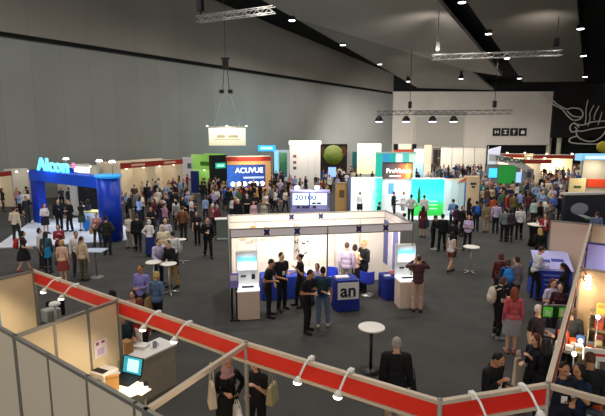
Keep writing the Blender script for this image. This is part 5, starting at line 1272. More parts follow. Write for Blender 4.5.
def tote(label, r, m, off=(.27, .0, .72), w=.17, hh=.2, d=.06, strap='hand', name='tote_bag'):
    c = PW(r) @ V(*off); s = r.scale.x
    t = thing(name, label, 'bag', c, r.rotation_euler.z + math.pi / 2)
    MB().add([(-w, -d, -hh), (w, -d, -hh), (w, d, -hh), (-w, d, -hh), (-w * .94, -d * .5, hh), (w * .94, -d * .5, hh), (w * .94, d * .5, hh), (-w * .94, d * .5, hh)], [(0, 3, 2, 1), (4, 5, 6, 7), (0, 1, 5, 4), (1, 2, 6, 5), (2, 3, 7, 6), (3, 0, 4, 7)]).build('bag_body', m, t, bevel=.015)
    top = .15 if strap == 'hand' else .36
    for k in (-1, 1): MB().path([(-w * .5, k * d * .5, hh), (-w * .3, k * d * .2, hh + top), (w * .3, k * d * .2, hh + top), (w * .5, k * d * .5, hh)], .007, 5).build('handle', m, t)
    return t
# ---------------------------------------------------------------- people one can tell apart
BLK = '#161518'
def P(label, px, py, face, pose, h=None, **k):
    h = h or (1.76 if pose[0] == 'm' else 1.66)
    z = k.pop('z', 0); sit = 'sit' in pose
    c = at_head(px, py, h - (.42 * h / 1.72 if sit else 0)) if not z else (lambda v: Vector((v.x, v.y, z)))(g(px, py, h + z))
    return person(label, c, face, pose, h, **k)
def flat2(c, z=0): return Vector((c.x, c.y, z))
# --- white stand and its front
r = P('man in black polo facing right, leftmost of the staff at the white stand', 267, 258.5, 75, 'm_reach', top=BLK, topk='shirt_short', bot='#141416', hairc='black', skin='tan')
r = P('man in black polo with a white badge among the staff at the white stand', 281, 252.5, 35, 'm_talk', 1.8, top=BLK, topk='shirt_short', bot='#131316', hairc='black', badge=BLK)
r = P('woman in black with swept back hair beside the blue table in the white stand', 300.5, 254, -70, 'f_talk', 1.7, top='#17151a', topk='shirt_short', bot='#141316', hair='bun', hairc='dark', badge=BLK)
r = P('man in black shirt talking to the man with the backpack at the white stand', 306, 268.5, 60, 'm_reach', 1.78, top='#15151a', topk='shirt_short', bot='#141417', hair='short', hairc='dark', skin='tan')
r = P('man in jeans with a dark backpack, back turned, at the lettered counter', 323, 267, 170, 'm_talk', 1.74, top='#27407a', topk='shirt_short', bot='#5d6d88', hairc='black', shoes='#d9d6d0', skin='tan')
backpack('dark teal backpack on the man in jeans at the lettered counter', r, mat('#12282c', .7))
r = P('man in lavender shirt and grey trousers, back turned, inside the white stand', 347, 242.5, 165, 'm_stand', 1.78, top='#c3b2d2', topk='shirt_long', bot='#8f8a84', hairc='brown')
r = P('person in pale peach top and black skirt, back turned, inside the white stand', 355, 244.5, 185, 'f_stand', 1.68, top='#ecc9ae', topk='shirt_long', bot='#1a181b', botk='skirt', hair='bob', hairc='dark')
r = P('tall person in black jacket looking left, right of the pair inside the white stand', 364, 240.5, -60, 'm_cross', 1.82, top='#1b2024', topk='jacket', bot='#15161a', hair='short', hairc='blond')
r = P('seated person in lilac shirt at the white table in the white stand', 318, 263, -40, 'f_sit', 1.68, top='#bdb4d6', bot='#3a3c52', hair='bob', hairc='brown')
t = thing('leaflet_stand', 'slim black stand with a violet card at the left edge of the white stand', 'stand', g(235, 320), R(5))
for k in (-1, 1): MB().box(k * .07 - .03, k * .07 + .03, -.03, .03, 0, .98).build('leg', M_DARKMETAL, t)
MB().box(-.14, .14, -.1, .1, 0, .03).build('base', M_DARKMETAL, t); MB().box(-.13, .13, -.03, .0, .98, 1.42).build('card', mat('#8f7fd0', .5, noise=.3, scale=6), t); MB().box(-.1, .1, -.034, -.03, 1.2, 1.36).build('card_picture', mat('#e6dff4', .5), t)
r = P('man in maroon sweater and beige trousers lifting a camera at the right kiosk', 419, 255, 172, 'm_photo', 1.78, top='#4b2b2a', bot='#c3a391', hair='receding', hairc='brown', shoes='#3b2a24')
t = thing('camera', 'small black camera held up by the man in the maroon sweater', 'camera', PW(r) @ V(0, -.25, 1.60), r.rotation_euler.z); MB().box(-.06, .06, -.02, .02, -.035, .035).build('camera_body', M_DARKMETAL, t, bevel=.006); MB().lathe([(.028, 0), (.026, .04)], n=14).build('lens_barrel', M_DARKMETAL, t, (0, -.02, 0)).rotation_euler.x = math.pi / 2
# --- left of the stand
r = P('man in black suit with a pale pink shirt walking left of the white stand', 207, 217.5, 25, 'm_walk', 1.8, top='#17161a', topk='jacket', bot='#151518', hair='short', hairc='brown', lapel='#e3c6cc')
r = P('woman in black dress with a badge, left of the man in the black suit', 196.5, 211.5, 15, 'f_stand', 1.68, top='#19171a', topk='shirt_short', bot='#171518', hair='long', hairc='auburn', badge=True)
r = P('man in rust brown shirt seen from behind, centre left of the carpet', 182.5, 206, 175, 'm_hip', 1.8, top='#7b4f35', bot='#27272c', hairc='brown')
r = P('woman in grey top beside the man in the rust shirt', 176, 201, 150, 'f_talk', 1.68, top='#8a8f88', bot='#2b2c34', hair='bob', hairc='black')
r = P('woman in pink and pale blue top with jeans, centre left of the carpet', 164.5, 203, 140, 'f_stand', 1.64, top='#c08aa6', bot='#3a4668', hair='ponytail', hairc='brown')
r = P('dark haired woman in black behind the woman in pink and pale blue', 161, 199, 30, 'f_talk', 1.66, top='#1d1c22', bot='#2a2f4a', hair='bob', hairc='black', lod=1)
r = P('woman in black top with folded arms above the white lace blouse', 150.5, 207, 5, 'f_cross', 1.68, top='#1a191c', bot='#202024', hair='long', hairc='brown')
r = P('woman in white lace blouse and blue skirt, back turned', 149, 219.5, 165, 'f_hip', 1.66, top='#e8e2e2', topk='shirt_long', bot='#1e2f6e', botk='long_skirt', hair='bob', hairc='white')
r = P('bald man in pale blue shirt behind the bar tables', 165, 218.5, 10, 'm_stand', 1.76, top='#c9cfdd', bot='#3b3b44', hair='receding', hairc='grey')
r = P('bald man in cream shirt right behind the man in lilac', 163, 225, 20, 'm_talk', 1.74, top='#ecdcc0', bot='#4a463f', hair='receding', hairc='grey')
r = P('person in white shirt with dark hair behind the man in the black jacket', 172.5, 231.5, -150, 'm_talk', 1.72, top='#e5e2e2', bot='#34343b', hairc='black')
r = P('man in lilac shirt leaning on the left bar table', 156.5, 236.5, 40, 'm_lean', 1.76, top='#c7bcdf', bot='#1e1e25', hairc='dark')
r = P('man in black jacket and tan trousers leaning on the right bar table', 173, 238, -35, 'm_lean', 1.78, top='#15151a', topk='jacket', bot='#a2834f', hairc='brown')
r = P('bald person in black jacket carrying a white roll, right of the blue pillar', 136.5, 214.5, 200, 'm_walk', 1.76, top='#17171b', topk='jacket', bot='#1b1b20', hair='receding', hairc='brown')
r = P('woman in white top with a tan bag at the foot of the blue pillar', 128, 214, 160, 'f_talk', 1.68, top='#d8cfc6', bot='#a29c90', hair='bob', hairc='black')
tote('tan paper bag held by the woman at the foot of the blue pillar', r, mat('#bd9a6b', .7), (.02, -.3, 1.0))
r = P('man in dark olive jacket seen from behind before the blue pillar', 105.5, 216, 185, 'm_hip', 1.78, top='#2d2a21', topk='jacket', bot='#202532', hairc='black')
r = P('woman in pink top holding a tan bag, beside the olive jacket', 96, 212.5, 10, 'f_talk', 1.66, top='#c18f8a', bot='#3a3d33', hairc='black', hair='short')
tote('large tan bag held by the woman in pink beside the olive jacket', r, mat('#c7996c', .7), (-.2, -.28, .92))
r = P('man in cream shirt and dark trousers, back turned, at the far left', 13.5, 207, 175, 'm_talk', 1.8, top='#d5c6b2', bot='#26262a', hairc='dark')
r = P('woman in black with bare legs and a red backpack at the far left', 21, 231, 120, 'f_walk', 1.66, top='#1f1c20', topk='shirt_short', bot='#1c1a1e', botk='skirt', hair='bob', hairc='black', shoes='#8a4a3a')
backpack('red backpack on the woman at the far left', r, mat('#b5271f', .7))
r = P('woman in white blouse with dark hair, third from the left edge', 39, 228, 100, 'f_stand', 1.66, top='#d9d3d3', bot='#2a2a30', hair='bob', hairc='black')
r = P('woman with long dark hair carrying a turquoise bag', 45, 231.5, 190, 'f_stand', 1.66, top='#46484a', topk='shirt_long', bot='#22262c', hair='long', hairc='dark')
tote('turquoise shoulder bag of the woman with long dark hair', r, mat('#1583b5', .6), (-.12, .22, .92), .2, .19, .08, 'long')
r = P('woman in crimson top with short dark hair in the left group', 58, 224.5, 20, 'f_talk', 1.66, top='#9a3349', bot='#2a242b', hair='bob', hairc='dark')
r = P('blond woman in pink beige top with a red bag, front of the left group', 61, 240, 180, 'f_stand', 1.6, top='#dfb79d', topk='shirt_short', bot='#8f3b36', botk='skirt', hair='bob', hairc='blond')
tote('dark red bag held by the blond woman in the left group', r, mat('#a3362d', .6), (.16, -.2, .82), .2, .13, .08)
r = P('man in white shirt with black hair facing the left group', 75.5, 231.5, 30, 'm_talk', 1.7, top='#e0d5d6', bot='#3c2a2e', hairc='black', skin='tan')
r = P('woman in beige cardigan and olive trousers, back turned, right of the left group', 81, 236.5, 170, 'f_stand', 1.68, top='#cbb496', bot='#5a5a44', hair='ponytail', hairc='dark', shoes='#2a2320')
# --- on the blue stand
r = P('woman in white blouse and dark skirt before the blue left pillar', 43.5, 203.5, 60, 'f_hip', 1.66, z=.07, top='#e1d8d4', bot='#20222c', botk='skirt', hair='long', hairc='auburn')
r = P('man in dark suit with a lilac shirt on the white platform', 57.5, 199.0, 40, 'm_stand', 1.8, z=.07, top='#15181e', topk='jacket', bot='#14161b', hairc='black', lapel='#9a86c4')
r = P('person in black suit on the white platform right of the man with the lilac shirt', 68.5, 199.5, -30, 'm_talk', 1.78, z=.07, top='#161a18', topk='jacket', bot='#15171a', hairc='dark')
r = P('attendant in pale blue coat and white cap behind the yellow edged counter', 77.5, 188.5, 0, 'm_stand', 1.76, z=.07, top='#dbe6fa', topk='shirt_long', bot='#c6d2ea', hair='chef', hairc='#ffffff', lod=1)
r = P('woman in dark green dress beside the yellow edged counter', 80.5, 201.5, 170, 'f_talk', 1.66, z=.07, top='#1c2a26', topk='shirt_short', bot='#2d4438', botk='skirt', hair='bob', hairc='black')
r = P('woman in black and violet leaning at the right of the yellow edged counter', 87.5, 199.5, -100, 'f_talk', 1.68, z=.07, top='#332a4c', bot='#1c1c26', hair='long', hairc='black')
t = thing('shoulder_bag', 'shiny blue bag standing by the white platform edge', 'bag', flat2(g(87, 232), .07), R(20)); MB().ell((0, 0, .33), (.2, .13, .32), 14).build('bag_body', mat('#1f7fd0', .35), t); MB().path([(-.1, 0, .6), (-.05, 0, .78), (.05, 0, .78), (.1, 0, .6)], .012, 6).build('handle', mat('#1f7fd0', .35), t)
r = P('person in dark clothes standing between the left edge and the blue frame', 25.5, 196, 60, 'm_talk', 1.74, top='#2a2b2d', bot='#2f3033', hairc='black', lod=1)
r = P('person in a black coat at the left edge of the far stands', 1.5, 188, 120, 'f_stand', 1.7, top='#241f22', topk='jacket', bot='#262329', hair='long', hairc='dark', lod=1)
# --- near left, under the fascias
r = P('man in violet shirt standing behind the leftmost red fascia boards', 140.5, 264.5, -20, 'm_talk', 1.78, top='#8f86cf', topk='shirt_long', bot='#24242c', hair='short', hairc='brown', skin='tan')
r = P('blond woman in blue denim shirt with a tan bag behind the red fascia', 155, 272, 170, 'f_read', 1.68, top='#5c7398', topk='shirt_long', bot='#1d1e24', hair='bob', hairc='blond')
tote('tan shoulder bag of the blond woman in denim', r, mat('#a8875c', .7), (.16, .1, .86), .19, .17, .08, 'long')
r = P('dark haired person just behind the corner of the red fascia', 112, 290, 200, 'f_talk', 1.66, top='#3a3034', bot='#25252b', hair='bob', hairc='black')
r = P('black haired woman standing before the man in the violet shirt', 132.5, 290, 10, 'f_talk', 1.62, top='#c99f96', topk='shirt_short', bot='#28262c', hair='bob', hairc='black')
r = P('person in red top with a tan bag behind the red fascia, below the violet shirt', 139, 298, 175, 'f_stand', 1.62, top='#a8393a', bot='#2c2a30', hair='bob', hairc='red')
r = P('person in dark teal jacket at the counter inside the laptop stand', 121, 311, 60, 'm_talk', 1.72, top='#1c2d33', topk='jacket', bot='#1c1c22', hairc='black', skin='tan')
r = P('woman in pink headscarf and long black dress at the bottom, left of the bare post', 227, 356, 20, 'f_hip', 1.66, top='#121113', topk='shirt_long', bot='#121113', botk='long_skirt', hair='scarf', hairc='#b58a8c', skin='tan')
tote('cream shoulder bag of the woman in the headscarf', r, mat('#d8cbb2', .7), (-.27, .05, 1.02), .13, .2, .07, 'long')
tote('large white paper bag held by the woman in the headscarf', r, mat('#dad3cc', .6), (.1, -.32, .62), .21, .25, .09)
r = P('woman in black with a pink top reaching up, right of the bare post', 256, 357.5, -20, 'f_talk', 1.66, top='#1a171a', topk='shirt_short', bot='#151417', hair='bob', hairc='brown')
tote('pale olive shoulder bag of the woman right of the bare post', r, mat('#a79a72', .7), (.3, .0, 1.12), .14, .16, .07, 'long')
# --- bottom middle and right
r = P('grey haired man in black jacket, back turned, right of the lone round table', 397, 337.5, 172, 'm_stand', 1.8, top='#131316', topk='jacket', bot='#b0967e', hair='short', hairc='grey')
tote('black bag at the hip of the grey haired man', r, mat('#17171a', .6), (-.3, -.1, .86), .1, .14, .07)
r = P('man in black suit with a red lanyard and badge, head bowed, behind the diagonal fascia', 494, 350, 35, 'm_read', 1.76, top='#141417', topk='jacket', bot='#141417', hairc='black', skin='tan', badge='#a03a3a')
r = P('woman in pink patterned shirt and grey skirt with bare legs, right aisle', 515, 287.5, 170, 'f_stand', 1.68, top='#b8505a', topk='shirt_long', bot='#8f8d95', botk='skirt', hair='long', hairc='red', shoes='#b07a72')
r = P('woman in black tee with a white backpack beside the pink shirt', 501, 276.5, 95, 'f_read', 1.7, top='#161519', topk='shirt_short', bot='#16151a', hairc='brown', hair='bob', shoes='#7c8a96')
backpack('white backpack on the woman in the black tee', r, mat('#cfc3b0', .7))
r = P('person in dark red top at the left of the trio in the right aisle', 501.5, 253.5, 160, 'f_stand', 1.66, top='#5c2524', bot='#232129', hair='bob', hairc='auburn')
r = P('person in black with a bright blue bag in the trio in the right aisle', 508, 259, 170, 'f_stand', 1.66, top='#1c3a5c', bot='#1d1f27', hair='bob', hairc='brown')
backpack('bright blue backpack worn in the trio in the right aisle', r, mat('#1e7ac8', .6), .2, 1.25)
r = P('man in grey mauve shirt at the right of the trio in the right aisle', 517, 256.5, -160, 'm_stand', 1.74, top='#6f6570', bot='#1f2027', hairc='dark')
r = P('man in pale grey shirt facing the blue lettered counter', 537.5, 246, 80, 'm_reach', 1.78, top='#c9c9cf', topk='shirt_long', bot='#16171c', hair='short', hairc='brown')
tote('dark green bag of the man at the blue lettered counter', r, mat('#38452c', .7), (.28, .0, .82), .14, .17, .07)
r = P('blond woman in black seen from behind beside the black draped table', 541, 228, 165, 'f_read', 1.66, top='#18171b', topk='shirt_long', bot='#1d1b20', hair='long', hairc='blond')
r = P('woman in red with a white collar behind the blond woman', 545.5, 213.5, -20, 'f_talk', 1.66, top='#a52f38', bot='#221f26', hair='bob', hairc='dark', lapel='#e8e0e0')
r = P('woman with long dark hair behind the desk under the blue counter', 553, 279, 10, 'f_talk', 1.64, top='#c9c2e0', topk='shirt_short', bot='#26263a', hair='long', hairc='auburn')
r = P('woman in black at the right end of the blue lettered counter', 567, 263, -120, 'f_read', 1.66, top='#17161c', bot='#1b1a22', hair='long', hairc='black')
r = P('person in dark maroon at the fascia line, right of the seated desk', 561, 283, -30, 'f_stand', 1.62, top='#3f1f2a', bot='#1b1920', hair='bob', hairc='black')
r = P('white haired older man in black and maroon by the exit sign', 539, 304.5, 30, 'm_talk', 1.76, top='#231a1f', topk='shirt_short', bot='#4a2026', hair='receding', hairc='white', skin='fair')
r = P('woman in black with a long white sleeve, under the older man', 537, 334, -70, 'f_talk', 1.66, top='#16131a', topk='shirt_long', bot='#181519', hair='long', hairc='auburn')
tote('cream rolled bag on the arm of the woman in black', r, mat('#d9c4ae', .7), (-.25, -.16, .85), .08, .28, .05, 'hand')
r = P('woman with long black hair, back turned, right of the long white sleeve', 547.5, 340, 150, 'f_read', 1.66, top='#151318', topk='shirt_long', bot='#1b191e', hair='long', hairc='black')
r = P('man in dark grey jacket, back turned, before the tan partition at the bookstall', 571.5, 307, 175, 'm_stand', 1.74, top='#35373b', topk='jacket', bot='#26262c', hairc='brown')
r = P('seller with a white badge at the left in the bookstall', 564, 362, -10, 'm_talk', 1.7, top='#141a2a', topk='shirt_short', bot='#1a1c28', hairc='black', skin='tan', badge='#26304c')
r = P('seller with a white badge at the right in the bookstall', 580.5, 364, -60, 'f_talk', 1.66, top='#16233c', topk='shirt_short', bot='#1a1c28', hair='bob', hairc='black', skin='tan', badge='#26304c')
r = P('brown haired man in black jacket browsing at the bottom right corner', 592, 354, 160, 'm_read', 1.76, top='#15161a', topk='jacket', bot='#18181d', hairc='brown', skin='tan')
# --- right of the white stand
r = P('man in white shirt and black trousers at the white desk, back turned', 411.5, 194.5, 175, 'm_hip', 1.78, z=.05, top='#d9d2d0', topk='shirt_long', bot='#18181c', hairc='black')
r = P('person in white shirt beside the cyan and green wall', 424.5, 195, 150, 'm_talk', 1.74, z=.05, top='#e4e0dc', bot='#c8c6c4', hairc='brown')
r = P('man in dark suit behind the white desk under the screen', 394, 191.5, 60, 'm_talk', 1.76, z=.05, top='#1b1d26', topk='jacket', bot='#1b1c24', hairc='black', lod=1, lapel='#dfe3ee')
r = P('person in pale shirt at the right end of the white desk', 403.5, 191.5, -60, 'f_stand', 1.7, z=.05, top='#d6d2d4', bot='#9c9aa0', hair='bob', hairc='red', lod=1)
r = P('woman in white top and black skirt pointing at the white teal wall', 360, 192, 150, 'f_talk', 1.66, top='#f0eeec', bot='#17171b', botk='skirt', hair='bun', hairc='black', lod=1)
r = P('dark headed person sitting at the foot of the teal end of the lit wall', 378.5, 202, 100, 'm_sit', 1.7, top='#23272c', bot='#22252b', hairc='black', lod=1)
r = P('woman in dark red dress with a blue bag, right of the white stand', 423.5, 206, 150, 'f_stand', 1.68, top='#5e1f20', bot='#4a1c1e', botk='skirt', hair='long', hairc='dark')
tote('dark blue bag of the woman in the dark red dress', r, mat('#1d3658', .7), (-.26, .05, .8), .17, .18, .07)
r = P('woman in black with a red front, facing the man in the black jacket', 434, 215, 60, 'f_read', 1.66, top='#221a1d', topk='shirt_long', bot='#17161a', hair='short', hairc='black', shoes='#cfc9c4', lapel='#7c2a34')
r = P('man in black jacket with dark hair, back turned, right of the white stand', 443, 214, 165, 'm_talk', 1.76, top='#15161a', topk='jacket', bot='#17171c', hairc='black')
r = P('woman in black skirted suit between the black jacket and the lilac blouse', 454, 220, 170, 'f_talk', 1.66, top='#1a181c', bot='#18171b', hair='bob', hairc='black')
r = P('woman in lilac blouse with folded arms behind the white round table', 469, 215, -25, 'f_cross', 1.68, top='#c3b3d8', topk='shirt_long', bot='#18181d', hair='bob', hairc='brown')
r = P('woman in white top and rust shorts by the white round table', 452, 232, 120, 'f_walk', 1.62, top='#d5cccb', topk='sleeveless', bot='#7c3c2c', botk='shorts', hair='long', hairc='black', shoes='#4a2f28')
tote('tan patterned bag of the woman in rust shorts', r, mat('#b28e6a', .7), (.2, -.24, 1.05), .17, .2, .08, 'long')
r = P('man in sky blue shirt near the green lit wall', 453.5, 199, 140, 'm_talk', 1.78, top='#6f98d0', bot='#1e2230', hairc='dark')
r = P('woman in plum top beside the man in sky blue', 457, 205, -150, 'f_talk', 1.66, top='#4a3040', bot='#231f29', hair='bob', hairc='dark')
r = P('woman in black with dark hair left of the tan pillar', 463, 206, 20, 'f_stand', 1.64, top='#1d1c20', bot='#222127', hair='bob', hairc='black')
r = P('woman with long black hair in front of the tan pillar', 469.5, 198, 100, 'f_talk', 1.7, top='#1f1c1f', bot='#202026', hair='long', hairc='black')
r = P('person with a royal blue backpack in front of the tan pillar', 477, 201, 175, 'm_stand', 1.72, top='#1e2f55', bot='#2a2b33', hairc='black')
backpack('royal blue backpack on the person before the tan pillar', r, mat('#1c5cb8', .6))
r = P('person in khaki with a white bag beside the royal blue backpack', 487.5, 203, 170, 'f_stand', 1.66, top='#8b7a58', bot='#a39478', hair='bob', hairc='brown')
r = P('woman in orange red top in the right crowd, nearest the tan pillar', 494, 196, 150, 'f_talk', 1.66, top='#b24a2a', bot='#2a2a30', hair='bob', hairc='dark')
r = P('person in lavender shirt and dark trousers in front of the right crowd', 497, 202, 160, 'm_stand', 1.74, top='#b7a6c8', topk='shirt_long', bot='#20202a', hair='short', hairc='brown', lapel='#d8cfe2')
r = P('man in grey green shirt, left in the row before the right crowd', 505.5, 208, 175, 'm_stand', 1.72, top='#6f7a78', bot='#19191f', hairc='black')
r = P('woman in dark plum with a white bag in the row before the right crowd', 511.5, 209, 165, 'f_stand', 1.68, top='#3c2a38', bot='#1a191f', hair='bob', hairc='black')
r = P('man in white shirt and dark trousers in the row before the right crowd', 521, 206, 175, 'm_talk', 1.76, top='#d9d3d2', topk='shirt_long', bot='#18181e', hairc='black')
r = P('person in red jacket in the right crowd behind the row', 508, 193, 60, 'm_stand', 1.74, top='#a0282c', topk='jacket', bot='#23232a', hairc='dark')
r = P('person in olive jacket in the right crowd next to the red jacket', 514.5, 193.5, 170, 'm_talk', 1.74, top='#6b5f34', topk='jacket', bot='#2a2a2c', hairc='brown')
r = P('man in light blue shirt in the right crowd above the white shirt', 520.5, 190.5, 100, 'm_talk', 1.74, top='#7f97d6', bot='#24283a', hairc='dark')
r = P('man in cobalt shirt close to the dark display wall', 553.5, 194, -60, 'm_talk', 1.76, top='#4a6cb8', bot='#23253a', hairc='black')
r = P('person in pale mint top left of the cobalt shirt', 535, 199, 160, 'f_stand', 1.66, top='#b9cfca', bot='#24242c', hair='bob', hairc='dark')
r = P('man in black coat between the cobalt shirt and the dark display wall', 562, 194, 170, 'm_stand', 1.76, top='#18181d', topk='jacket', bot='#1a1a20', hairc='black')
r = P('man in grey blue suit right in front of the dark display wall', 597.5, 212, 160, 'm_stand', 1.74, top='#5d6b86', topk='jacket', bot='#3c4458', hairc='brown')
r = P('attendant in cream behind the orange banded stand at the right edge', 588, 181, 20, 'f_stand', 1.66, top='#d9b49a', bot='#8a7768', hair='bob', hairc='black', lod=1)
# --- middle distance, left of the lettered counter
r = P('white haired woman in red patterned top, left of the grey green counter', 212.5, 203.5, 120, 'f_talk', 1.64, top='#a8505e', bot='#2b2a30', hair='bob', hairc='white')
r = P('grey haired woman in maroon beside the white haired woman', 217, 205, -120, 'f_talk', 1.64, top='#6f2c3c', bot='#232228', hair='bob', hairc='grey')
r = P('man in black with white hair behind the left end of the white stand', 238, 199, 170, 'm_stand', 1.74, top='#17181b', topk='jacket', bot='#1b1b20', hair='short', hairc='white')
r = P('woman in red top in the crowd below the big blue display', 239.5, 186, 10, 'f_talk', 1.68, top='#b02a2a', bot='#2b2a2e', hair='bob', hairc='black', lod=1)
r = P('woman in pink blouse seated behind the white stand, at left', 253.5, 201, 20, 'f_stand', 1.6, top='#d8b3c0', bot='#33323a', hair='bob', hairc='brown', lod=1)
r = P('person in dark top behind the white stand beside the pink blouse', 264, 201, -20, 'f_stand', 1.6, top='#b8ab9c', bot='#33323a', hair='bob', hairc='blond', lod=1)
r = P('woman in white top walking behind the violet display counter, at left', 275, 189, 100, 'f_walk', 1.66, top='#dcd6cc', bot='#20202a', hair='bob', hairc='dark', lod=1)
for o in PEOPLE:
    pass
import re
re_words = re.compile(r"[A-Za-z0-9][A-Za-z0-9'-]*")
# ---------------------------------------------------------------- the crowds farther off
rc = random.Random(21)
TOPS = [('black', '#18181b', 7), ('white', '#dcd8d4', 4), ('grey', '#77787a', 3), ('navy', '#222b48', 3), ('light blue', '#8fa6cc', 2.5), ('red', '#a12a2a', 1.2), ('beige', '#c4ab8c', 1.8), ('pink', '#c78a94', 1.2), ('brown', '#5b4130', 1.8), ('lilac', '#a998c4', 1), ('green', '#4c6a4c', .7), ('blue', '#2f55a0', 1.5), ('cream', '#e2d4ba', 1.2), ('maroon', '#5a2430', .8), ('orange', '#b8622c', .5), ('teal', '#2b6a72', .6)]
BOTS = [('black', '#17171b', 6), ('dark grey', '#303036', 3), ('navy', '#20263a', 2), ('khaki', '#8a7b5e', 1), ('blue denim', '#3d4c6c', 1.4)]
HAIRK_M = [('short', 6), ('receding', 1)]; HAIRK_F = [('bob', 3), ('long', 3), ('ponytail', 1), ('bun', .8)]
HC = [('black', 4), ('dark', 4), ('brown', 3), ('auburn', 1), ('blond', 1.5), ('grey', 1.2), ('white', .5)]
def pick(r, L): 
    w = [x[-1] for x in L]; return r.choices(L, w)[0]
PK = ['m_stand', 'f_stand', 'm_talk', 'f_talk', 'm_cross', 'f_cross', 'm_walk', 'f_walk', 'm_hip', 'f_hip', 'm_read', 'f_read', 'm_point']
taken = [(r.location.x, r.location.y) for r in PEOPLE]
LABELS = {}
def blocked(x, y):
    if 30 < y < 44 and 187.5 < CX + F * x / (y * cp + (H - 1) * sp) < 202.5: return True   # the gap before the royal blue banner
    for a, b in taken:
        if (a - x) ** 2 + (b - y) ** 2 < .6 ** 2: return True
    for (cx, cy, rad) in AVOID:
        if (cx - x) ** 2 + (cy - y) ** 2 < rad ** 2: return True
    return False
AVOID = []
for o in [o for o in SC.objects if o.parent is None and o.get('category') in ('table', 'counter', 'pillar', 'screen', 'desk', 'stool', 'kiosk', 'banner', 'stand', 'tower', 'display')]:
    if o.get('category') in ('stand', 'tower', 'display'): continue
    AVOID.append((o.location.x, o.location.y, .75))
bpy.context.view_layer.update()
WALLS = []
for o in [o for o in SC.objects if o.parent is None and o.get('category') in ('stand', 'tower', 'display', 'light box', 'wall panel', 'panel', 'partition', 'pillar', 'sign', 'banner', 'canopy')]:
    pts = [ch.matrix_world @ Vector(c) for ch in o.children for c in ch.bound_box if ch.type == 'MESH']
    Mi = o.matrix_world.inverted(); q = [Mi @ p for p in pts]
    lo = [min(p[i] for p in q) for i in range(3)]; hi = [max(p[i] for p in q) for i in range(3)]
    if lo[2] < 1.7: WALLS.append((Mi.copy(), lo, hi))
def inside(x, y):
    if (Vector((x, y, 0)) - CORNER).dot(WN) < .7: return True
    for Mi, lo, hi in WALLS:
        p = Mi @ Vector((x, y, 1))
        if lo[0] - .3 < p.x < hi[0] + .3 and lo[1] - .3 < p.y < hi[1] + .3: return True
    return False
def crowd(zone, poly, n, bias=0., lod=None, tops=None, near=None):
    """poly: head positions (pixels of the survey) of the zone's outline at 1.7 m"""
    Q = [at_head(x, y, 1.7) for x, y in poly]
    xs = [q.x for q in Q]; ys = [q.y for q in Q]; made = 0; tries = 0
    def inp(x, y):
        c = False; j = len(Q) - 1
        for i in range(len(Q)):
            if ((Q[i].y > y) != (Q[j].y > y)) and x < (Q[j].x - Q[i].x) * (y - Q[i].y) / (Q[j].y - Q[i].y) + Q[i].x: c = not c
            j = i
        return c
    while made < n and tries < n * 60:
        tries += 1
        x = rc.uniform(min(xs), max(xs)); y = min(ys) + (max(ys) - min(ys)) * rc.random() ** (1 + bias)
        if not inp(x, y) or blocked(x, y) or inside(x, y): continue
        pose = rc.choice(PK); f = pose[0] == 'f'
        tn, tc_, _ = pick(rc, tops or TOPS); bn, bc, _ = pick(rc, BOTS); hk = pick(rc, HAIRK_F if f else HAIRK_M)[0]; hc = pick(rc, HC)[0]
        bk = 'trousers'
        if f and rc.random() < .25: bk = 'skirt'
        tk = 'jacket' if (tn in ('black', 'navy', 'grey', 'brown') and rc.random() < .5) else rc.choice(['shirt_long', 'shirt_long', 'shirt_short'])
        hw = {'bob': 'bobbed', 'long': 'long', 'ponytail': 'tied', 'bun': 'pinned up', 'short': 'short', 'receding': 'thin'}[hk]
        hcw = {'dark': 'dark', 'auburn': 'auburn'}.get(hc, hc)
        act = {'stand': 'standing', 'talk': 'gesturing', 'cross': 'arms folded', 'walk': 'walking', 'hip': 'akimbo', 'read': 'head bowed', 'point': 'pointing'}[pose.split('_')[1]]
        lab = '%s %s, %s hair %s, %s, %s' % (tn, 'jacket' if tk == 'jacket' else 'top', hw, hcw, act, zone)
        lab = '%s in %s %s, %s %s hair, %s, %s' % ('woman' if f else 'man', tn, 'jacket' if tk == 'jacket' else 'top', hw, hcw, act, zone)
        if lab in LABELS: continue
        LABELS[lab] = 1
        taken.append((x, y)); dist = math.hypot(x, y)
        L = (1 if dist < 34 else 2) if lod is None else lod
        if 'facing' in zone: pass
        face = rc.uniform(0, 360)
        person(lab, Vector((x, y, 0)), face, pose, rc.gauss(1.66 if f else 1.76, .05), top=tc_, topk=tk, bot=bc, botk=bk, hair=hk, hairc=hc, skin=rc.choice(['fair', 'fair', 'pale', 'tan', 'brown']), lod=L, group='visitors ' + zone)
        made += 1
    return made
crowd('by the red fascia row', [(118, 181), (122, 174), (160, 171), (186, 168), (190, 180), (150, 190), (118, 192)], 30)
crowd('before the green stand', [(186, 181), (193, 176), (224, 172), (226, 186), (205, 195), (186, 196)], 26)
crowd('behind the blue pillar', [(122, 192), (160, 188), (196, 188), (192, 199), (150, 203), (124, 204)], 20)
crowd('below the blue display', [(224, 184), (228, 176), (272, 176), (286, 180), (288, 192), (262, 199), (226, 199)], 36)
crowd('below the white tower', [(284, 184), (284, 173), (292, 172), (334, 171), (336, 182), (322, 186), (290, 188)], 20)
crowd('left of the green screen', [(480, 182), (484, 173), (498, 180), (500, 190), (484, 192)], 12)
crowd('in the right aisle', [(497, 190), (502, 182), (534, 179), (566, 180), (566, 192), (548, 205), (524, 200)], 36)
crowd('at the far left stands', [(4, 196), (6, 184), (30, 182), (32, 190), (26, 196)], 4)
crowd('inside the blue stand', [(50, 190), (56, 186), (98, 184), (98, 192), (86, 194)], 4)
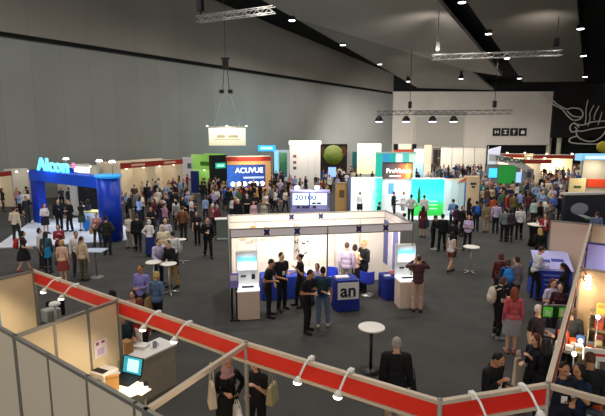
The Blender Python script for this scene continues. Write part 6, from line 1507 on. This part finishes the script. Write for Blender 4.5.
# the farthest visitors, a few pixels each: one crowd
SP, SF_, SM, SMATS = [], [], [], []
def crowd_stuff(poly, n):
    Q = [at_head(x, y, 1.7) for x, y in poly]; xs = [q.x for q in Q]; ys = [q.y for q in Q]; made = 0; tries = 0
    while made < n and tries < n * 60:
        tries += 1
        x = rc.uniform(min(xs), max(xs)); y = rc.uniform(min(ys), max(ys)); c = False; j = len(Q) - 1
        for i in range(len(Q)):
            if ((Q[i].y > y) != (Q[j].y > y)) and x < (Q[j].x - Q[i].x) * (y - Q[i].y) / (Q[j].y - Q[i].y) + Q[i].x: c = not c
            j = i
        if not c or blocked(x, y) or inside(x, y): continue
        taken.append((x, y)); pose = rc.choice(PK[:10]); p = proto(pose, 3); f = pose[0] == 'f'
        Mx = Matrix.Translation((x, y, 0)) @ Matrix.Rotation(rc.uniform(0, 6.28), 4, 'Z') @ Matrix.Scale(rc.gauss(1.0, .03), 4)
        A = np.array(Mx)
        for me, m in ((p.mesh, M_SKIN[rc.choice(['fair', 'tan', 'brown'])]), (garment(p, pick(rc, HAIRK_F if f else HAIRK_M)[0]), mat(HAIRC[pick(rc, HC)[0]], .6, noise=.15, scale=30)),
                      (garment(p, rc.choice(['shirt_long', 'shirt_short', 'jacket'])), mat(pick(rc, TOPS)[1], .8, noise=.08, scale=14)), (garment(p, 'trousers'), mat(pick(rc, BOTS)[1], .8, noise=.08, scale=14))):
            k = len(me.vertices); co = np.zeros(k * 3); me.vertices.foreach_get('co', co); co = co.reshape(-1, 3) @ A[:3, :3].T + A[:3, 3]
            off = sum(len(a) for a in SP); SP.append(co)
            if m not in SMATS: SMATS.append(m)
            for q in me.polygons: SF_.append(tuple(v + off for v in q.vertices)); SM.append(SMATS.index(m))
        made += 1
crowd_stuff([(322, 174), (350, 163), (384, 163), (384, 172), (350, 175), (334, 178)], 44)
crowd_stuff([(413, 172), (420, 164), (482, 163), (490, 170), (470, 175), (440, 175)], 60)
crowd_stuff([(530, 176), (536, 166), (584, 164), (584, 176), (560, 182), (534, 182)], 44)
crowd_stuff([(140, 174), (186, 167), (228, 171), (334, 168), (334, 173), (186, 176)], 40)
me = bpy.data.meshes.new('crowd'); me.from_pydata([tuple(v) for a in SP for v in a], [], SF_)
for m in SMATS: me.materials.append(m)
me.polygons.foreach_set('material_index', SM); me.polygons.foreach_set('use_smooth', [True] * len(SM)); me.update()
o = bpy.data.objects.new('crowd', me); COL.objects.link(o); tag(o, 'distant crowd of visitors before the far stands', 'crowd', kind='stuff')
print('PEOPLE', len(PEOPLE))
for o in SC.objects:
    l = o.get('label')
    if l and len(re_words.findall(l)) > 16: print('LONG', len(re_words.findall(l)), l)
# ================================================================ light and view
W = bpy.data.worlds.new('world'); SC.world = W; W.use_nodes = True
W.node_tree.nodes['Background'].inputs[0].default_value = (1, .96, .9, 1); W.node_tree.nodes['Background'].inputs[1].default_value = 1.1
# unseen downlights added along the slots to light the hall and left wall
def added_slot_run(px, py, step, n, e, lab, ang=150):
    p0 = ceil_pt(px, py, -.35)
    for k in range(1, n + 1):
        p = p0 - VD * step * k
        downlight(p, 'round white downlight, %s %s' % (('first', 'second', 'third', 'fourth', 'fifth', 'sixth')[k - 1], lab), e, 1.0, ang)
added_slot_run(292, 20.5, 12, 4, 2600, 'added above the frame in the slot by the left wall', 165)
added_slot_run(462, 2.5, 9, 4, 3000, 'added above the frame between the two soffits')
added_slot_run(580.5, 29, 12, 4, 2300, 'added above the frame beyond the right soffit')
# uplights on the trusses, grazing the soffits
for p, q, e in ((gy(440, 50, 47), ceil_pt(420, 30), 1500), (gy(545, 48, 47), ceil_pt(540, 20), 800), (gy(395, 108, 62), ceil_pt(440, 70), 700), (gy(270, 6, 30) , ceil_pt(330, 5), 1700)):
    light('SPOT', p, e, (1, .9, .84), q, .3, 110, 1)
SC.view_settings.view_transform = 'Standard'; SC.view_settings.look = 'None'; SC.view_settings.gamma = 1; SC.view_settings.use_curve_mapping = False
SC.view_settings.exposure = 0.0
SC.cycles.use_denoising = True
SC.cycles.max_bounces = 5; SC.cycles.diffuse_bounces = 3
SC.cycles.sample_clamp_indirect = 4
